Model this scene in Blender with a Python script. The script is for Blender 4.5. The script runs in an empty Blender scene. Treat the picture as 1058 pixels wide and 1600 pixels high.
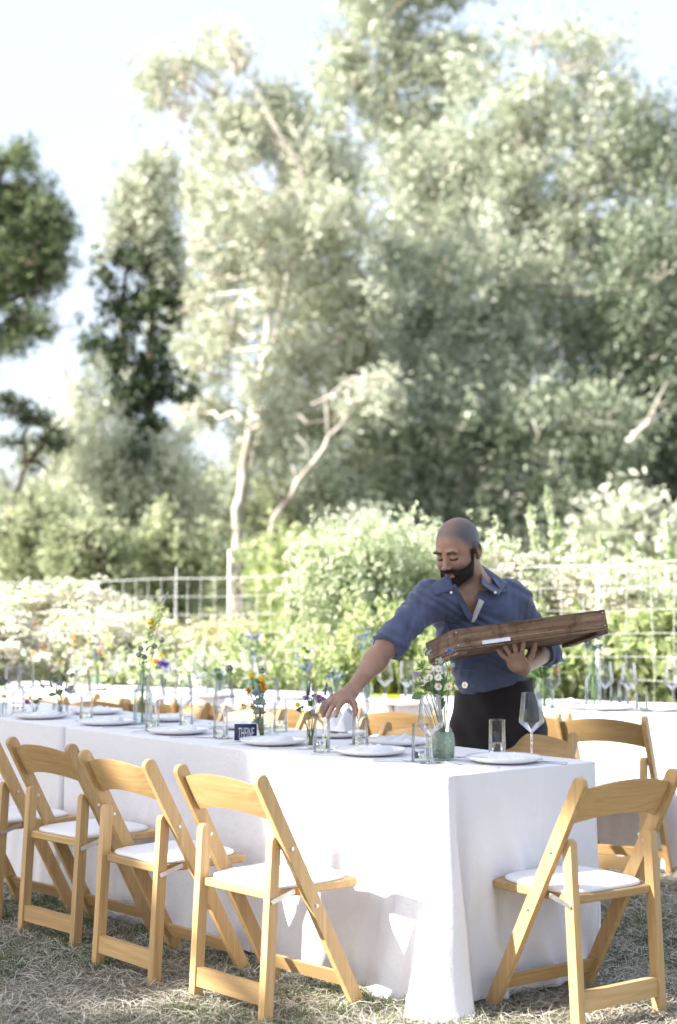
import bpy, math, random
import numpy as np
from mathutils import Vector, Matrix
import openvdb

S = bpy.context.scene
COL = S.collection
PI = math.pi
R = math.radians

# ------------------------------------------------------------------ camera, sky, sun, exposure
CAM_H, F, PITCH = 1.32, 2448.0, math.atan(135 / 2448.0)
cam = bpy.data.cameras.new('camera')
camo = bpy.data.objects.new('camera', cam)
COL.objects.link(camo)
camo.location = (0, 0, CAM_H)
camo.rotation_euler = (PI / 2 + PITCH, 0, 0)
cam.sensor_fit = 'VERTICAL'
cam.sensor_height = 36
cam.lens = F / 1600 * 36
cam.clip_start = 0.1
cam.clip_end = 3000
cam.dof.use_dof = True
cam.dof.focus_distance = 5.55
cam.dof.aperture_fstop = 2.0
S.camera = camo

SUN_EL, SUN_AZ = R(34.8), R(-107.6)          # azimuth from +Y towards +X
w = bpy.data.worlds.new('World')
S.world = w
w.use_nodes = True
nt = w.node_tree
sky = nt.nodes.new('ShaderNodeTexSky')
sky.sky_type = 'NISHITA'
sky.sun_disc = False
sky.sun_elevation = SUN_EL
sky.sun_rotation = SUN_AZ
sky.dust_density = 2.5
sky.air_density = 1.0
# a veil of thin high cloud over the blue
ctc = nt.nodes.new('ShaderNodeTexCoord')
cmp_ = nt.nodes.new('ShaderNodeMapping')
cmp_.inputs['Scale'].default_value = (1, 1, 3.5)
cns = nt.nodes.new('ShaderNodeTexNoise')
cns.inputs['Scale'].default_value = 2.2
cns.inputs['Detail'].default_value = 6
cmr = nt.nodes.new('ShaderNodeMapRange')
cmr.inputs[1].default_value = .3
cmr.inputs[2].default_value = .7
cmr.inputs[3].default_value = .5
cmr.inputs[4].default_value = .85
cmx = nt.nodes.new('ShaderNodeMix')
cmx.data_type = 'RGBA'
cmx.inputs[7].default_value = (2.05, 2.15, 2.42, 1)
nt.links.new(ctc.outputs['Generated'], cmp_.inputs[0])
nt.links.new(cmp_.outputs[0], cns.inputs['Vector'])
nt.links.new(cns.outputs[0], cmr.inputs[0])
nt.links.new(cmr.outputs[0], cmx.inputs[0])
nt.links.new(sky.outputs[0], cmx.inputs[6])
nt.links.new(cmx.outputs[2], nt.nodes['Background'].inputs[0])
nt.nodes['Background'].inputs[1].default_value = 0.15
sun = bpy.data.lights.new('sun', 'SUN')
sun.energy = 4.8
sun.angle = R(0.5)
sun.color = (1.0, 0.95, 0.88)
suno = bpy.data.objects.new('sun', sun)
COL.objects.link(suno)
SD = Vector((math.sin(SUN_AZ) * math.cos(SUN_EL), math.cos(SUN_AZ) * math.cos(SUN_EL), math.sin(SUN_EL)))
suno.rotation_euler = SD.to_track_quat('Z', 'Y').to_euler()
suno.location = SD * 30
S.view_settings.view_transform = 'Standard'
S.view_settings.look = 'None'
S.view_settings.gamma = 1
S.view_settings.exposure = 1.76
S.cycles.max_bounces = 10
S.cycles.transparent_max_bounces = 16
S.cycles.transmission_bounces = 12

# ------------------------------------------------------------------ pixel <-> world
_fw = Vector((0, math.cos(PITCH), math.sin(PITCH)))
_up = Vector((0, -math.sin(PITCH), math.cos(PITCH)))


def ray(px, py):
    return Vector((1, 0, 0)) * ((px - 529) / F) + _up * ((800 - py) / F) + _fw


def P(px, py, Y):
    d = ray(px, py)
    return Vector((0, 0, CAM_H)) + d * (Y / d.y)


def PZ(px, py, z=0.757):
    d = ray(px, py)
    return Vector((0, 0, CAM_H)) + d * ((z - CAM_H) / d.z)


# ------------------------------------------------------------------ materials
def mat(name):
    m = bpy.data.materials.new(name)
    m.use_nodes = True
    n = m.node_tree
    b = n.nodes['Principled BSDF']
    return m, n, b


def N(n, t, **kw):
    x = n.nodes.new(t)
    for k, v in kw.items():
        if k in x.inputs.keys():
            x.inputs[k].default_value = v
        else:
            setattr(x, k, v)
    return x


def ramp(n, fac, stops):
    r = n.nodes.new('ShaderNodeValToRGB')
    e = r.color_ramp.elements
    while len(e) < len(stops):
        e.new(0.5)
    for i, (p, c) in enumerate(stops):
        e[i].position = p
        e[i].color = (*c, 1)
    n.links.new(fac, r.inputs[0])
    return r.outputs[0]


def bump(n, b, h, strength=0.3, dist=0.01):
    u = n.nodes.new('ShaderNodeBump')
    u.inputs['Strength'].default_value = strength
    u.inputs['Distance'].default_value = dist
    n.links.new(h, u.inputs['Height'])
    n.links.new(u.outputs[0], b.inputs['Normal'])


def coords(n, scale=(1, 1, 1), kind='Object', rot=(0, 0, 0)):
    t = n.nodes.new('ShaderNodeTexCoord')
    m = n.nodes.new('ShaderNodeMapping')
    m.inputs['Scale'].default_value = scale
    m.inputs['Rotation'].default_value = rot
    n.links.new(t.outputs[kind], m.inputs[0])
    return m.outputs[0]


def noise_mat(name, stops, scale=8, rough=0.7, bs=0.2, bd=0.01, detail=6, spec=0.3, vscale=(1, 1, 1), bscale=None):
    m, n, b = mat(name)
    c = coords(n, vscale)
    t = N(n, 'ShaderNodeTexNoise', Scale=scale, Detail=detail)
    n.links.new(c, t.inputs['Vector'])
    n.links.new(ramp(n, t.outputs[0], stops), b.inputs['Base Color'])
    b.inputs['Roughness'].default_value = rough
    b.inputs['Specular IOR Level'].default_value = spec
    t2 = N(n, 'ShaderNodeTexNoise', Scale=bscale or scale * 3, Detail=4)
    n.links.new(c, t2.inputs['Vector'])
    if bs:
        bump(n, b, t2.outputs[0], bs, bd)
    return m


def wood_mat(name, axis, cols, rough=0.42, contrast=1.0, fine=160, bs=0.25, tone=0.22):
    """long grain along local axis 0/1/2"""
    m, n, b = mat(name)
    sc = [60, 60, 60]
    sc[axis] = 2.2
    c = coords(n, tuple(sc))
    oi = n.nodes.new('ShaderNodeObjectInfo')
    add = n.nodes.new('ShaderNodeVectorMath')
    add.operation = 'ADD'
    mul = n.nodes.new('ShaderNodeVectorMath')
    mul.operation = 'SCALE'
    mul.inputs['Scale'].default_value = 37.0
    comb = n.nodes.new('ShaderNodeCombineXYZ')
    for k in range(3):
        n.links.new(oi.outputs['Random'], comb.inputs[k])
    n.links.new(comb.outputs[0], mul.inputs[0])
    n.links.new(c, add.inputs[0])
    n.links.new(mul.outputs[0], add.inputs[1])
    t = N(n, 'ShaderNodeTexNoise', Scale=1.1, Detail=7, Roughness=0.62, Distortion=0.6)
    n.links.new(add.outputs[0], t.inputs['Vector'])
    col = ramp(n, t.outputs[0], [(0.28, cols[0]), (0.5, cols[1]), (0.72, cols[2])])
    hs = n.nodes.new('ShaderNodeHueSaturation')
    mr = n.nodes.new('ShaderNodeMapRange')
    mr.inputs[3].default_value = 1 - tone
    mr.inputs[4].default_value = 1 + tone * 0.6
    n.links.new(oi.outputs['Random'], mr.inputs[0])
    n.links.new(mr.outputs[0], hs.inputs['Value'])
    n.links.new(col, hs.inputs['Color'])
    n.links.new(hs.outputs[0], b.inputs['Base Color'])
    b.inputs['Roughness'].default_value = rough
    b.inputs['Specular IOR Level'].default_value = 0.35
    t2 = N(n, 'ShaderNodeTexNoise', Scale=3.5, Detail=4)
    n.links.new(add.outputs[0], t2.inputs['Vector'])
    bump(n, b, t2.outputs[0], bs, 0.002)
    return m


def plain(name, c, rough=0.6, spec=0.4, metal=0, vary=0.12, scale=30, bs=0.05):
    lo = tuple(max(0, x * (1 - vary)) for x in c)
    hi = tuple(min(1, x * (1 + vary)) for x in c)
    m = noise_mat(name, [(0.35, lo), (0.65, hi)], scale, rough, bs, 0.002, spec=spec)
    m.node_tree.nodes['Principled BSDF'].inputs['Metallic'].default_value = metal
    return m


def leaf_mat(name, stops, trans=0.35, rough=0.5, spec=0.35, patch=0.0, pscale=2.2):
    m, n, b = mat(name)
    g = n.nodes.new('ShaderNodeNewGeometry')
    src = g.outputs['Random Per Island']
    if patch:
        tn = N(n, 'ShaderNodeTexNoise', Scale=pscale, Detail=3)
        n.links.new(coords(n), tn.inputs['Vector'])
        mr = n.nodes.new('ShaderNodeMapRange')
        mr.inputs[1].default_value = .32
        mr.inputs[2].default_value = .68
        n.links.new(tn.outputs[0], mr.inputs[0])
        mf = n.nodes.new('ShaderNodeMix')
        mf.inputs[0].default_value = patch
        n.links.new(src, mf.inputs[2])
        n.links.new(mr.outputs[0], mf.inputs[3])
        src = mf.outputs[0]
    col = ramp(n, src, stops)
    n.links.new(col, b.inputs['Base Color'])
    b.inputs['Roughness'].default_value = rough
    b.inputs['Specular IOR Level'].default_value = spec
    tr = n.nodes.new('ShaderNodeBsdfTranslucent')
    n.links.new(col, tr.inputs[0])
    mx = n.nodes.new('ShaderNodeMixShader')
    mx.inputs[0].default_value = trans
    n.links.new(b.outputs[0], mx.inputs[1])
    n.links.new(tr.outputs[0], mx.inputs[2])
    n.links.new(mx.outputs[0], n.nodes['Material Output'].inputs[0])
    return m


def glass_mat(name, color=(1, 1, 1), ior=1.47, rough=0.0):
    m, n, b = mat(name)
    b.inputs['Base Color'].default_value = (*color, 1)
    b.inputs['Roughness'].default_value = rough
    b.inputs['IOR'].default_value = ior
    b.inputs['Transmission Weight'].default_value = 1
    return m


def thin_glass_mat(name, color=(0.97, 0.98, 0.985), refl=0.75):
    m, n, b = mat(name)
    n.nodes.remove(b)
    lw = N(n, 'ShaderNodeLayerWeight', Blend=0.36)
    mt = n.nodes.new('ShaderNodeMath')
    mt.operation = 'MULTIPLY'
    mt.inputs[1].default_value = refl
    n.links.new(lw.outputs['Fresnel'], mt.inputs[0])
    tr = n.nodes.new('ShaderNodeBsdfTransparent')
    tr.inputs[0].default_value = (*color, 1)
    gl = n.nodes.new('ShaderNodeBsdfGlossy')
    gl.inputs['Roughness'].default_value = 0.03
    mx = n.nodes.new('ShaderNodeMixShader')
    n.links.new(mt.outputs[0], mx.inputs[0])
    n.links.new(tr.outputs[0], mx.inputs[1])
    n.links.new(gl.outputs[0], mx.inputs[2])
    n.links.new(mx.outputs[0], n.nodes['Material Output'].inputs[0])
    return m


WC = [(0.42, 0.26, 0.11), (0.51, 0.33, 0.148), (0.60, 0.405, 0.195)]
M = {}
M['wood_z'] = wood_mat('chair wood long grain upright', 2, WC)
M['wood_x'] = wood_mat('chair wood long grain across', 0, WC)
M['vinyl'] = noise_mat('white seat vinyl', [(0.3, (0.74, 0.73, 0.73)), (0.7, (0.80, 0.79, 0.79))], 6, 0.5, 0.12, 0.004, bscale=60)
M['steel'] = plain('zinc steel', (0.62, 0.62, 0.62), 0.35, 0.5, 1.0, 0.08)
M['silver'] = plain('cutlery steel', (0.72, 0.72, 0.73), 0.22, 0.5, 1.0, 0.05)


def cloth_mat(name, c):
    m, n, b = mat(name)
    co = coords(n)
    t = N(n, 'ShaderNodeTexNoise', Scale=2.5, Detail=5)
    n.links.new(co, t.inputs['Vector'])
    n.links.new(ramp(n, t.outputs[0], [(0.3, tuple(x * 0.96 for x in c)), (0.7, c)]), b.inputs['Base Color'])
    b.inputs['Roughness'].default_value = 0.85
    b.inputs['Specular IOR Level'].default_value = 0.15
    b.inputs['Sheen Weight'].default_value = 0.15
    wv = N(n, 'ShaderNodeTexNoise', Scale=9, Detail=8, Roughness=0.7)
    n.links.new(co, wv.inputs['Vector'])
    bump(n, b, wv.outputs[0], 0.4, 0.02)
    return m


M['cloth'] = cloth_mat('white table linen', (0.755, 0.75, 0.785))
M['napkin'] = cloth_mat('white napkin linen', (0.82, 0.82, 0.83))
M['china'] = plain('white china', (0.85, 0.84, 0.83), 0.25, 0.5, 0, 0.02)
M['glass'] = glass_mat('clear glass')
M['thin'] = thin_glass_mat('thin clear glass', (0.965, 0.975, 0.985), 0.8)
M['thin_aqua'] = thin_glass_mat('thin pale blue glass', (0.86, 0.94, 0.94), 0.8)
M['water'] = glass_mat('water', (0.97, 0.99, 1.0), 1.33)
M['green_glass'] = thin_glass_mat('olive bottle glass', (0.62, 0.66, 0.13), 0.45)
M['vase_glass'] = glass_mat('pale green vase glass', (0.86, 0.95, 0.90), 1.42, 0.02)
M['stem'] = leaf_mat('green stems', [(0, (0.16, 0.24, 0.10)), (1, (0.32, 0.38, 0.18))], 0.3)
M['stem_brown'] = plain('brown twig', (0.16, 0.09, 0.05))
M['leaf'] = leaf_mat('fresh leaves', [(0, (0.06, 0.14, 0.04)), (0.6, (0.12, 0.22, 0.07)), (1, (0.2, 0.3, 0.1))])
M['leaf_blue'] = leaf_mat('blue grey leaves', [(0, (0.14, 0.22, 0.20)), (1, (0.38, 0.46, 0.44))])
M['petal_white'] = leaf_mat('white petals', [(0, (0.78, 0.77, 0.74)), (1, (0.85, 0.84, 0.82))], 0.2)
M['petal_purple'] = leaf_mat('purple petals', [(0, (0.20, 0.03, 0.22)), (1, (0.36, 0.07, 0.34))], 0.3)
M['petal_violet'] = leaf_mat('violet petals', [(0, (0.13, 0.05, 0.36)), (1, (0.25, 0.12, 0.55))], 0.3)
M['petal_lilac'] = leaf_mat('lilac petals', [(0, (0.45, 0.35, 0.62)), (1, (0.62, 0.5, 0.75))], 0.3)
M['petal_orange'] = leaf_mat('orange petals', [(0, (0.75, 0.28, 0.05)), (1, (0.85, 0.5, 0.08))], 0.3)
M['petal_blue'] = leaf_mat('blue thistle petals', [(0, (0.08, 0.13, 0.33)), (1, (0.2, 0.28, 0.5))], 0.2)
M['yellow'] = noise_mat('yellow billy button', [(0.35, (0.70, 0.40, 0.01)), (0.65, (0.88, 0.62, 0.03))], 90, 0.8, 0.6, 0.004)
M['pod'] = noise_mat('grey scabiosa pod', [(0.42, (0.10, 0.11, 0.08)), (0.55, (0.50, 0.50, 0.44))], 110, 0.8, 0.8, 0.006)
M['lavender'] = noise_mat('dark lavender spike', [(0.4, (0.05, 0.05, 0.12)), (0.6, (0.17, 0.15, 0.3))], 120, 0.9, 0.6, 0.004)
M['gypsum'] = noise_mat('white pebbles in the vase', [(0.4, (0.35, 0.42, 0.33)), (0.6, (0.7, 0.76, 0.68))], 120, 0.6, 0.8, 0.004)

# ------------------------------------------------------------------ object helpers


def tag(o, label=None, cat=None, group=None, kind=None):
    if label:
        o['label'] = label
    if cat:
        o['category'] = cat
    if group:
        o['group'] = group
    if kind:
        o['kind'] = kind
    return o


def empty(name, loc=(0, 0, 0), rz=0):
    o = bpy.data.objects.new(name, None)
    o.empty_display_size = 0.1
    COL.objects.link(o)
    o.location = loc
    o.rotation_euler = (0, 0, rz)
    return o


def link_mesh(name, me, m, parent=None, smooth=True):
    o = bpy.data.objects.new(name, me)
    if m is not None:
        me.materials.append(m)
    if smooth:
        me.polygons.foreach_set('use_smooth', [True] * len(me.polygons))
    COL.objects.link(o)
    if parent is not None:
        o.parent = parent
    return o


class MB:
    def __init__(s):
        s.v = []
        s.f = []

    def add(s, vs, fs, mtx=None):
        b = len(s.v)
        for p in vs:
            p = Vector(p)
            if mtx is not None:
                p = mtx @ p
            s.v.append(tuple(p))
        for f in fs:
            s.f.append(tuple(i + b for i in f))

    def box(s, c, size, rot=None):
        x, y, z = (d / 2 for d in size)
        vs = [(i * x, j * y, k * z) for i in (-1, 1) for j in (-1, 1) for k in (-1, 1)]
        fs = [(0, 1, 3, 2), (4, 6, 7, 5), (0, 4, 5, 1), (2, 3, 7, 6), (0, 2, 6, 4), (1, 5, 7, 3)]
        m = Matrix.Translation(Vector(c))
        if rot is not None:
            m = m @ rot
        s.add(vs, fs, m)

    def prism(s, poly, x0, x1, bev=0.0025):
        """poly in (y,z), extruded along x, chamfered edges"""
        cy = sum(p[0] for p in poly) / len(poly)
        cz = sum(p[1] for p in poly) / len(poly)
        n = len(poly)
        rings = []
        for x, ins in ((x0, bev), (x0 + bev, 0), (x1 - bev, 0), (x1, bev)):
            ring = []
            for (y, z) in poly:
                dy, dz = cy - y, cz - z
                # inset towards the centre line, per axis limited
                L = math.hypot(dy, dz) or 1
                ring.append((x, y + dy / L * ins, z + dz / L * ins))
            rings.append(ring)
        vs = [p for r in rings for p in r]
        fs = []
        for k in range(3):
            for i in range(n):
                j = (i + 1) % n
                fs.append((k * n + i, k * n + j, (k + 1) * n + j, (k + 1) * n + i))
        fs.append(tuple(reversed(range(n))))
        fs.append(tuple(3 * n + i for i in range(n)))
        s.add(vs, fs)

    def tube(s, pts, radii, seg=8, cap=True):
        pts = [Vector(p) for p in pts]
        if not isinstance(radii, (list, tuple)):
            radii = [radii] * len(pts)
        n = len(pts)
        t = (pts[1] - pts[0]).normalized()
        a = t.orthogonal().normalized()
        vs = []
        for i in range(n):
            if i == 0:
                d = pts[1] - pts[0]
            elif i == n - 1:
                d = pts[-1] - pts[-2]
            else:
                d = pts[i + 1] - pts[i - 1]
            d.normalize()
            a = (a - d * a.dot(d)).normalized()
            b = d.cross(a)
            for k in range(seg):
                th = 2 * PI * k / seg
                vs.append(pts[i] + (a * math.cos(th) + b * math.sin(th)) * radii[i])
        fs = []
        for i in range(n - 1):
            for k in range(seg):
                l = (k + 1) % seg
                fs.append((i * seg + k, i * seg + l, (i + 1) * seg + l, (i + 1) * seg + k))
        if cap:
            fs.append(tuple(reversed(range(seg))))
            fs.append(tuple((n - 1) * seg + k for k in range(seg)))
        s.add(vs, fs)

    def lathe(s, prof, c=(0, 0, 0), seg=32, sx=1, sy=1):
        """prof: list of (r,z); r=0 closes"""
        vs, idx = [], []
        for r, z in prof:
            if r < 1e-6:
                idx.append([len(vs)])
                vs.append((0, 0, z))
            else:
                idx.append(list(range(len(vs), len(vs) + seg)))
                for k in range(seg):
                    th = 2 * PI * k / seg
                    vs.append((r * math.cos(th) * sx, r * math.sin(th) * sy, z))
        fs = []
        for A, B in zip(idx, idx[1:]):
            if len(A) == 1 and len(B) == 1:
                continue
            for k in range(seg):
                l = (k + 1) % seg
                if len(A) == 1:
                    fs.append((A[0], B[l], B[k]))
                elif len(B) == 1:
                    fs.append((A[k], A[l], B[0]))
                else:
                    fs.append((A[k], A[l], B[l], B[k]))
        s.add(vs, fs, Matrix.Translation(Vector(c)))

    def ball(s, c, r, seg=12, rings=8, sc=(1, 1, 1)):
        prof = [(math.sin(PI * i / rings) * r, -math.cos(PI * i / rings) * r * sc[2]) for i in range(rings + 1)]
        prof[0] = (0, prof[0][1])
        prof[-1] = (0, prof[-1][1])
        s.lathe(prof, c, seg, sc[0], sc[1])

    def leaf(s, base, d, nrm, L, W, fold=0.15, n=4):
        """pointed leaf strip starting at base along d"""
        d = Vector(d).normalized()
        nrm = Vector(nrm)
        sd = d.cross(nrm)
        if sd.length < 1e-4:
            sd = d.orthogonal()
        sd.normalize()
        up = sd.cross(d).normalized()
        vs = []
        for i in range(n + 1):
            t = i / n
            wd = W / 2 * math.sin(PI * min(1, t * 0.93 + 0.05)) ** 0.8
            c = Vector(base) + d * L * t - up * (L * fold * t * t)
            vs += [c - sd * wd, c + sd * wd]
        fs = [(2 * i, 2 * i + 1, 2 * i + 3, 2 * i + 2) for i in range(n)]
        s.add(vs, fs)

    def build(s, name, m, parent=None, smooth=True, origin=None):
        me = bpy.data.meshes.new(name)
        v = s.v
        if origin is not None:
            o0 = Vector(origin)
            v = [tuple(Vector(p) - o0) for p in v]
        me.from_pydata(v, [], s.f)
        me.update()
        o = link_mesh(name, me, m, parent, smooth)
        if origin is not None:
            o.location = origin
        return o


def autosmooth(o, ang=35):
    me = o.data
    me.polygons.foreach_set('use_smooth', [True] * len(me.polygons))
    try:
        me.set_sharp_from_angle(angle=R(ang))
    except Exception:
        pass


def np_mesh(name, verts, faces, m, parent=None, smooth=True):
    me = bpy.data.meshes.new(name)
    verts = np.asarray(verts, np.float32)
    faces = np.asarray(faces, np.int32)
    nf, k = faces.shape
    me.vertices.add(len(verts))
    me.vertices.foreach_set('co', verts.ravel())
    me.loops.add(nf * k)
    me.loops.foreach_set('vertex_index', faces.ravel())
    me.polygons.add(nf)
    me.polygons.foreach_set('loop_start', np.arange(0, nf * k, k, dtype=np.int32))
    me.polygons.foreach_set('loop_total', np.full(nf, k, np.int32))
    me.update(calc_edges=True)
    return link_mesh(name, me, m, parent, smooth)


def children(o):
    return [c for c in bpy.data.objects if c.parent == o]


def copy_tree(o, kids, parent=None):
    c = o.copy()
    COL.objects.link(c)
    c.parent = parent
    for k, kk in kids:
        copy_tree(k, kk, c)
    return c


def kid_tree(o):
    return [(k, kid_tree(k)) for k in children(o)]


rng = np.random.default_rng(7)
random.seed(7)

# ------------------------------------------------------------------ the ground and the far land


def vnoise(x, y, s, seed=0):
    r = np.random.default_rng(seed)
    out = np.zeros_like(x)
    for k in range(6):
        a = r.uniform(0, 2 * PI)
        fr = s * r.uniform(0.6, 1.8)
        out += np.sin((x * math.cos(a) + y * math.sin(a)) * fr + r.uniform(0, 6.28))
    return out / 6


def ground_h(x, y):
    x = np.asarray(x, float)
    y = np.asarray(y, float)
    near = 0.012 * vnoise(x, y, 6.0, 1) + 0.008 * vnoise(x, y, 17.0, 2)
    return near * np.clip((30 - y) / 20, 0, 1)


m, n, b = mat('dry mown grass ground')
c = coords(n)
t1 = N(n, 'ShaderNodeTexNoise', Scale=1.1, Detail=8, Roughness=0.7)
t2 = N(n, 'ShaderNodeTexNoise', Scale=60, Detail=6, Roughness=0.75)
n.links.new(c, t1.inputs['Vector'])
n.links.new(c, t2.inputs['Vector'])
ca = ramp(n, t1.outputs[0], [(0.4, (0.17, 0.15, 0.105)), (0.6, (0.09, 0.12, 0.06))])
cb = ramp(n, t2.outputs[0], [(0.35, (0.05, 0.045, 0.03)), (0.62, (0.34, 0.31, 0.23))])
mx = N(n, 'ShaderNodeMix', data_type='RGBA')
mx.inputs[0].default_value = 0.5
n.links.new(ca, mx.inputs[6])
n.links.new(cb, mx.inputs[7])
n.links.new(mx.outputs[2], b.inputs['Base Color'])
b.inputs['Roughness'].default_value = 0.95
bump(n, b, t2.outputs[0], 0.8, 0.03)
M['ground'] = m

xs = np.concatenate([np.linspace(-700, -9, 14), np.linspace(-8, 8, 161), np.linspace(9, 700, 14)])
ys = np.concatenate([np.linspace(-300, 0, 8), np.linspace(1, 16, 151), np.linspace(18, 1200, 24)])
gx, gy = np.meshgrid(xs, ys, indexing='ij')
gz = ground_h(gx, gy)
gv = np.stack([gx, gy, gz], -1).reshape(-1, 3)
ii, jj = np.meshgrid(np.arange(len(xs) - 1), np.arange(len(ys) - 1), indexing='ij')
q0 = (ii * len(ys) + jj).ravel()
gf = np.stack([q0, q0 + len(ys), q0 + len(ys) + 1, q0 + 1], -1)
tag(np_mesh('ground', gv, gf, M['ground']), kind='structure')

M['hill'] = noise_mat('distant wooded hill', [(0.35, (0.03, 0.05, 0.045)), (0.65, (0.07, 0.10, 0.07))], 0.08, 0.9, 0.5, 2.0, bscale=0.3)
hx = np.linspace(-420, 300, 80)
hy = np.linspace(380, 620, 24)
gx, gy = np.meshgrid(hx, hy, indexing='ij')
gz = (26 + 5 * np.sin(gx * 0.013 + 1.0) + 4 * np.sin(gx * 0.05)) * np.sin(PI * np.clip((gy - 380) / 240, 0, 1)) ** 0.7 - 0.5 + 1.2 * np.sin(gx * .4) * np.sin(gy * .33)
gv = np.stack([gx, gy, gz], -1).reshape(-1, 3)
ii, jj = np.meshgrid(np.arange(len(hx) - 1), np.arange(len(hy) - 1), indexing='ij')
q0 = (ii * len(hy) + jj).ravel()
tag(np_mesh('hill', gv, np.stack([q0, q0 + len(hy), q0 + len(hy) + 1, q0 + 1], -1), M['hill']), kind='structure')

# grass and straw --------------------------------------------------


def blades(n, xr, yr, L, W, lift, m, name, label, centers=None, spread=0.05, seed=1, power=2.0):
    r = np.random.default_rng(seed)
    if centers is None:
        u = r.random(n)
        y0, y1 = yr
        y = 1 / ((1 / y0) * (1 - u) + (1 / y1) * u)
        x = (r.random(n) - 0.5) * (xr[1] - xr[0]) + (xr[0] + xr[1]) / 2
        x = x * (y / y1) + 0.0
    else:
        k = r.integers(0, len(centers), n)
        x = centers[k, 0] + r.normal(0, 1, n) * spread * centers[k, 2]
        y = centers[k, 1] + r.normal(0, 1, n) * spread * centers[k, 2]
    z = ground_h(x, y)
    az = r.random(n) * 2 * PI
    el = r.uniform(lift[0], lift[1], n)
    ln = r.uniform(L[0], L[1], n)
    wd = r.uniform(W[0], W[1], n)
    d = np.stack([np.cos(az) * np.cos(el), np.sin(az) * np.cos(el), np.sin(el)], -1)
    s = np.stack([-np.sin(az), np.cos(az), r.normal(0, 0.4, n)], -1)
    s /= np.linalg.norm(s, axis=1)[:, None]
    p0 = np.stack([x, y, z + r.random(n) * (0.03 if centers is None else 0.0)], -1)
    bend = r.normal(0, 0.25, n)[:, None] * s * ln[:, None]
    sag = np.zeros_like(d)
    sag[:, 2] = -0.25 * ln * np.cos(el)
    p1 = p0 + d * ln[:, None] * 0.5 + bend * 0.25
    p2 = p0 + d * ln[:, None] + bend + sag
    p2[:, 2] = np.maximum(p2[:, 2], ground_h(p2[:, 0], p2[:, 1]) + 0.002)
    hw = (s * wd[:, None] / 2)
    v = np.stack([p0 - hw, p0 + hw, p1 + hw * .8, p1 - hw * .8, p2 + hw * .15, p2 - hw * .15], 1).reshape(-1, 3)
    b = np.arange(n) * 6
    f = np.concatenate([np.stack([b, b + 1, b + 2, b + 3], -1), np.stack([b + 3, b + 2, b + 4, b + 5], -1)])
    return tag(np_mesh(name, v, f, m, None, False), label, 'grass', kind='stuff')


M['straw'] = leaf_mat('dry straw', [(0, (0.15, 0.13, 0.095)), (0.35, (0.33, 0.30, 0.235)), (0.75, (0.50, 0.465, 0.385)), (1, (0.66, 0.64, 0.56))], 0.15, 0.6)
M['grass'] = leaf_mat('green grass', [(0, (0.05, 0.10, 0.03)), (0.6, (0.10, 0.17, 0.05)), (1, (0.22, 0.27, 0.11))], 0.3, 0.55)
blades(230000, (-2.9, 2.9), (3.9, 11), (0.03, 0.11), (0.0016, 0.0042), (-0.05, 0.5), M['straw'], 'straw', 'loose dry mown straw lying over the lawn', seed=3)
cr = np.random.default_rng(5)
cu = cr.random(900)
cy = 1 / ((1 / 3.9) * (1 - cu) + (1 / 11) * cu)
cx = (cr.random(900) - 0.5) * 5.8 * (cy / 11) * 1.05
keep = (vnoise(cx, cy, 2.6, 9) > -0.22)
cc = np.stack([cx, cy, cr.uniform(0.4, 1.6, 900)], -1)[keep]
blades(190000, None, None, (0.02, 0.065), (0.002, 0.0045), (0.5, 1.45), M['grass'], 'grass', 'short green grass tufts growing through the straw', centers=cc, spread=0.055, seed=6)

# ------------------------------------------------------------------ the folding chair
VT, VF, VR, ZT, ZR, ZS, VS = -0.054, 0.372, 0.035, 0.785, 0.592, 0.418, 0.392


def lean_poly(p0, p1, wdt, round_top=True, seg=6):
    """flat bar in the (y,z) plane from p0 (foot) to p1 (top), with a rounded top end and a foot cut level"""
    a = Vector((p0[0], p0[1]))
    b = Vector((p1[0], p1[1]))
    d = (b - a).normalized()
    s = Vector((-d.y, d.x))
    h = wdt / 2
    # foot cut horizontally
    k = d.x / d.y
    pts = [a + s * h, a - s * h]
    pts = [Vector((p.x - (p.y - a.y) * k, a.y)) for p in pts]
    out = [tuple(pts[0]), tuple(pts[1])]
    e = b - d * h
    for i in range(seg + 1):
        th = -PI / 2 + PI * i / seg
        q = e + d * (math.cos(th) * h * 0.85) + s * (math.sin(th) * h)
        out.append(tuple(q))
    return out


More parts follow.
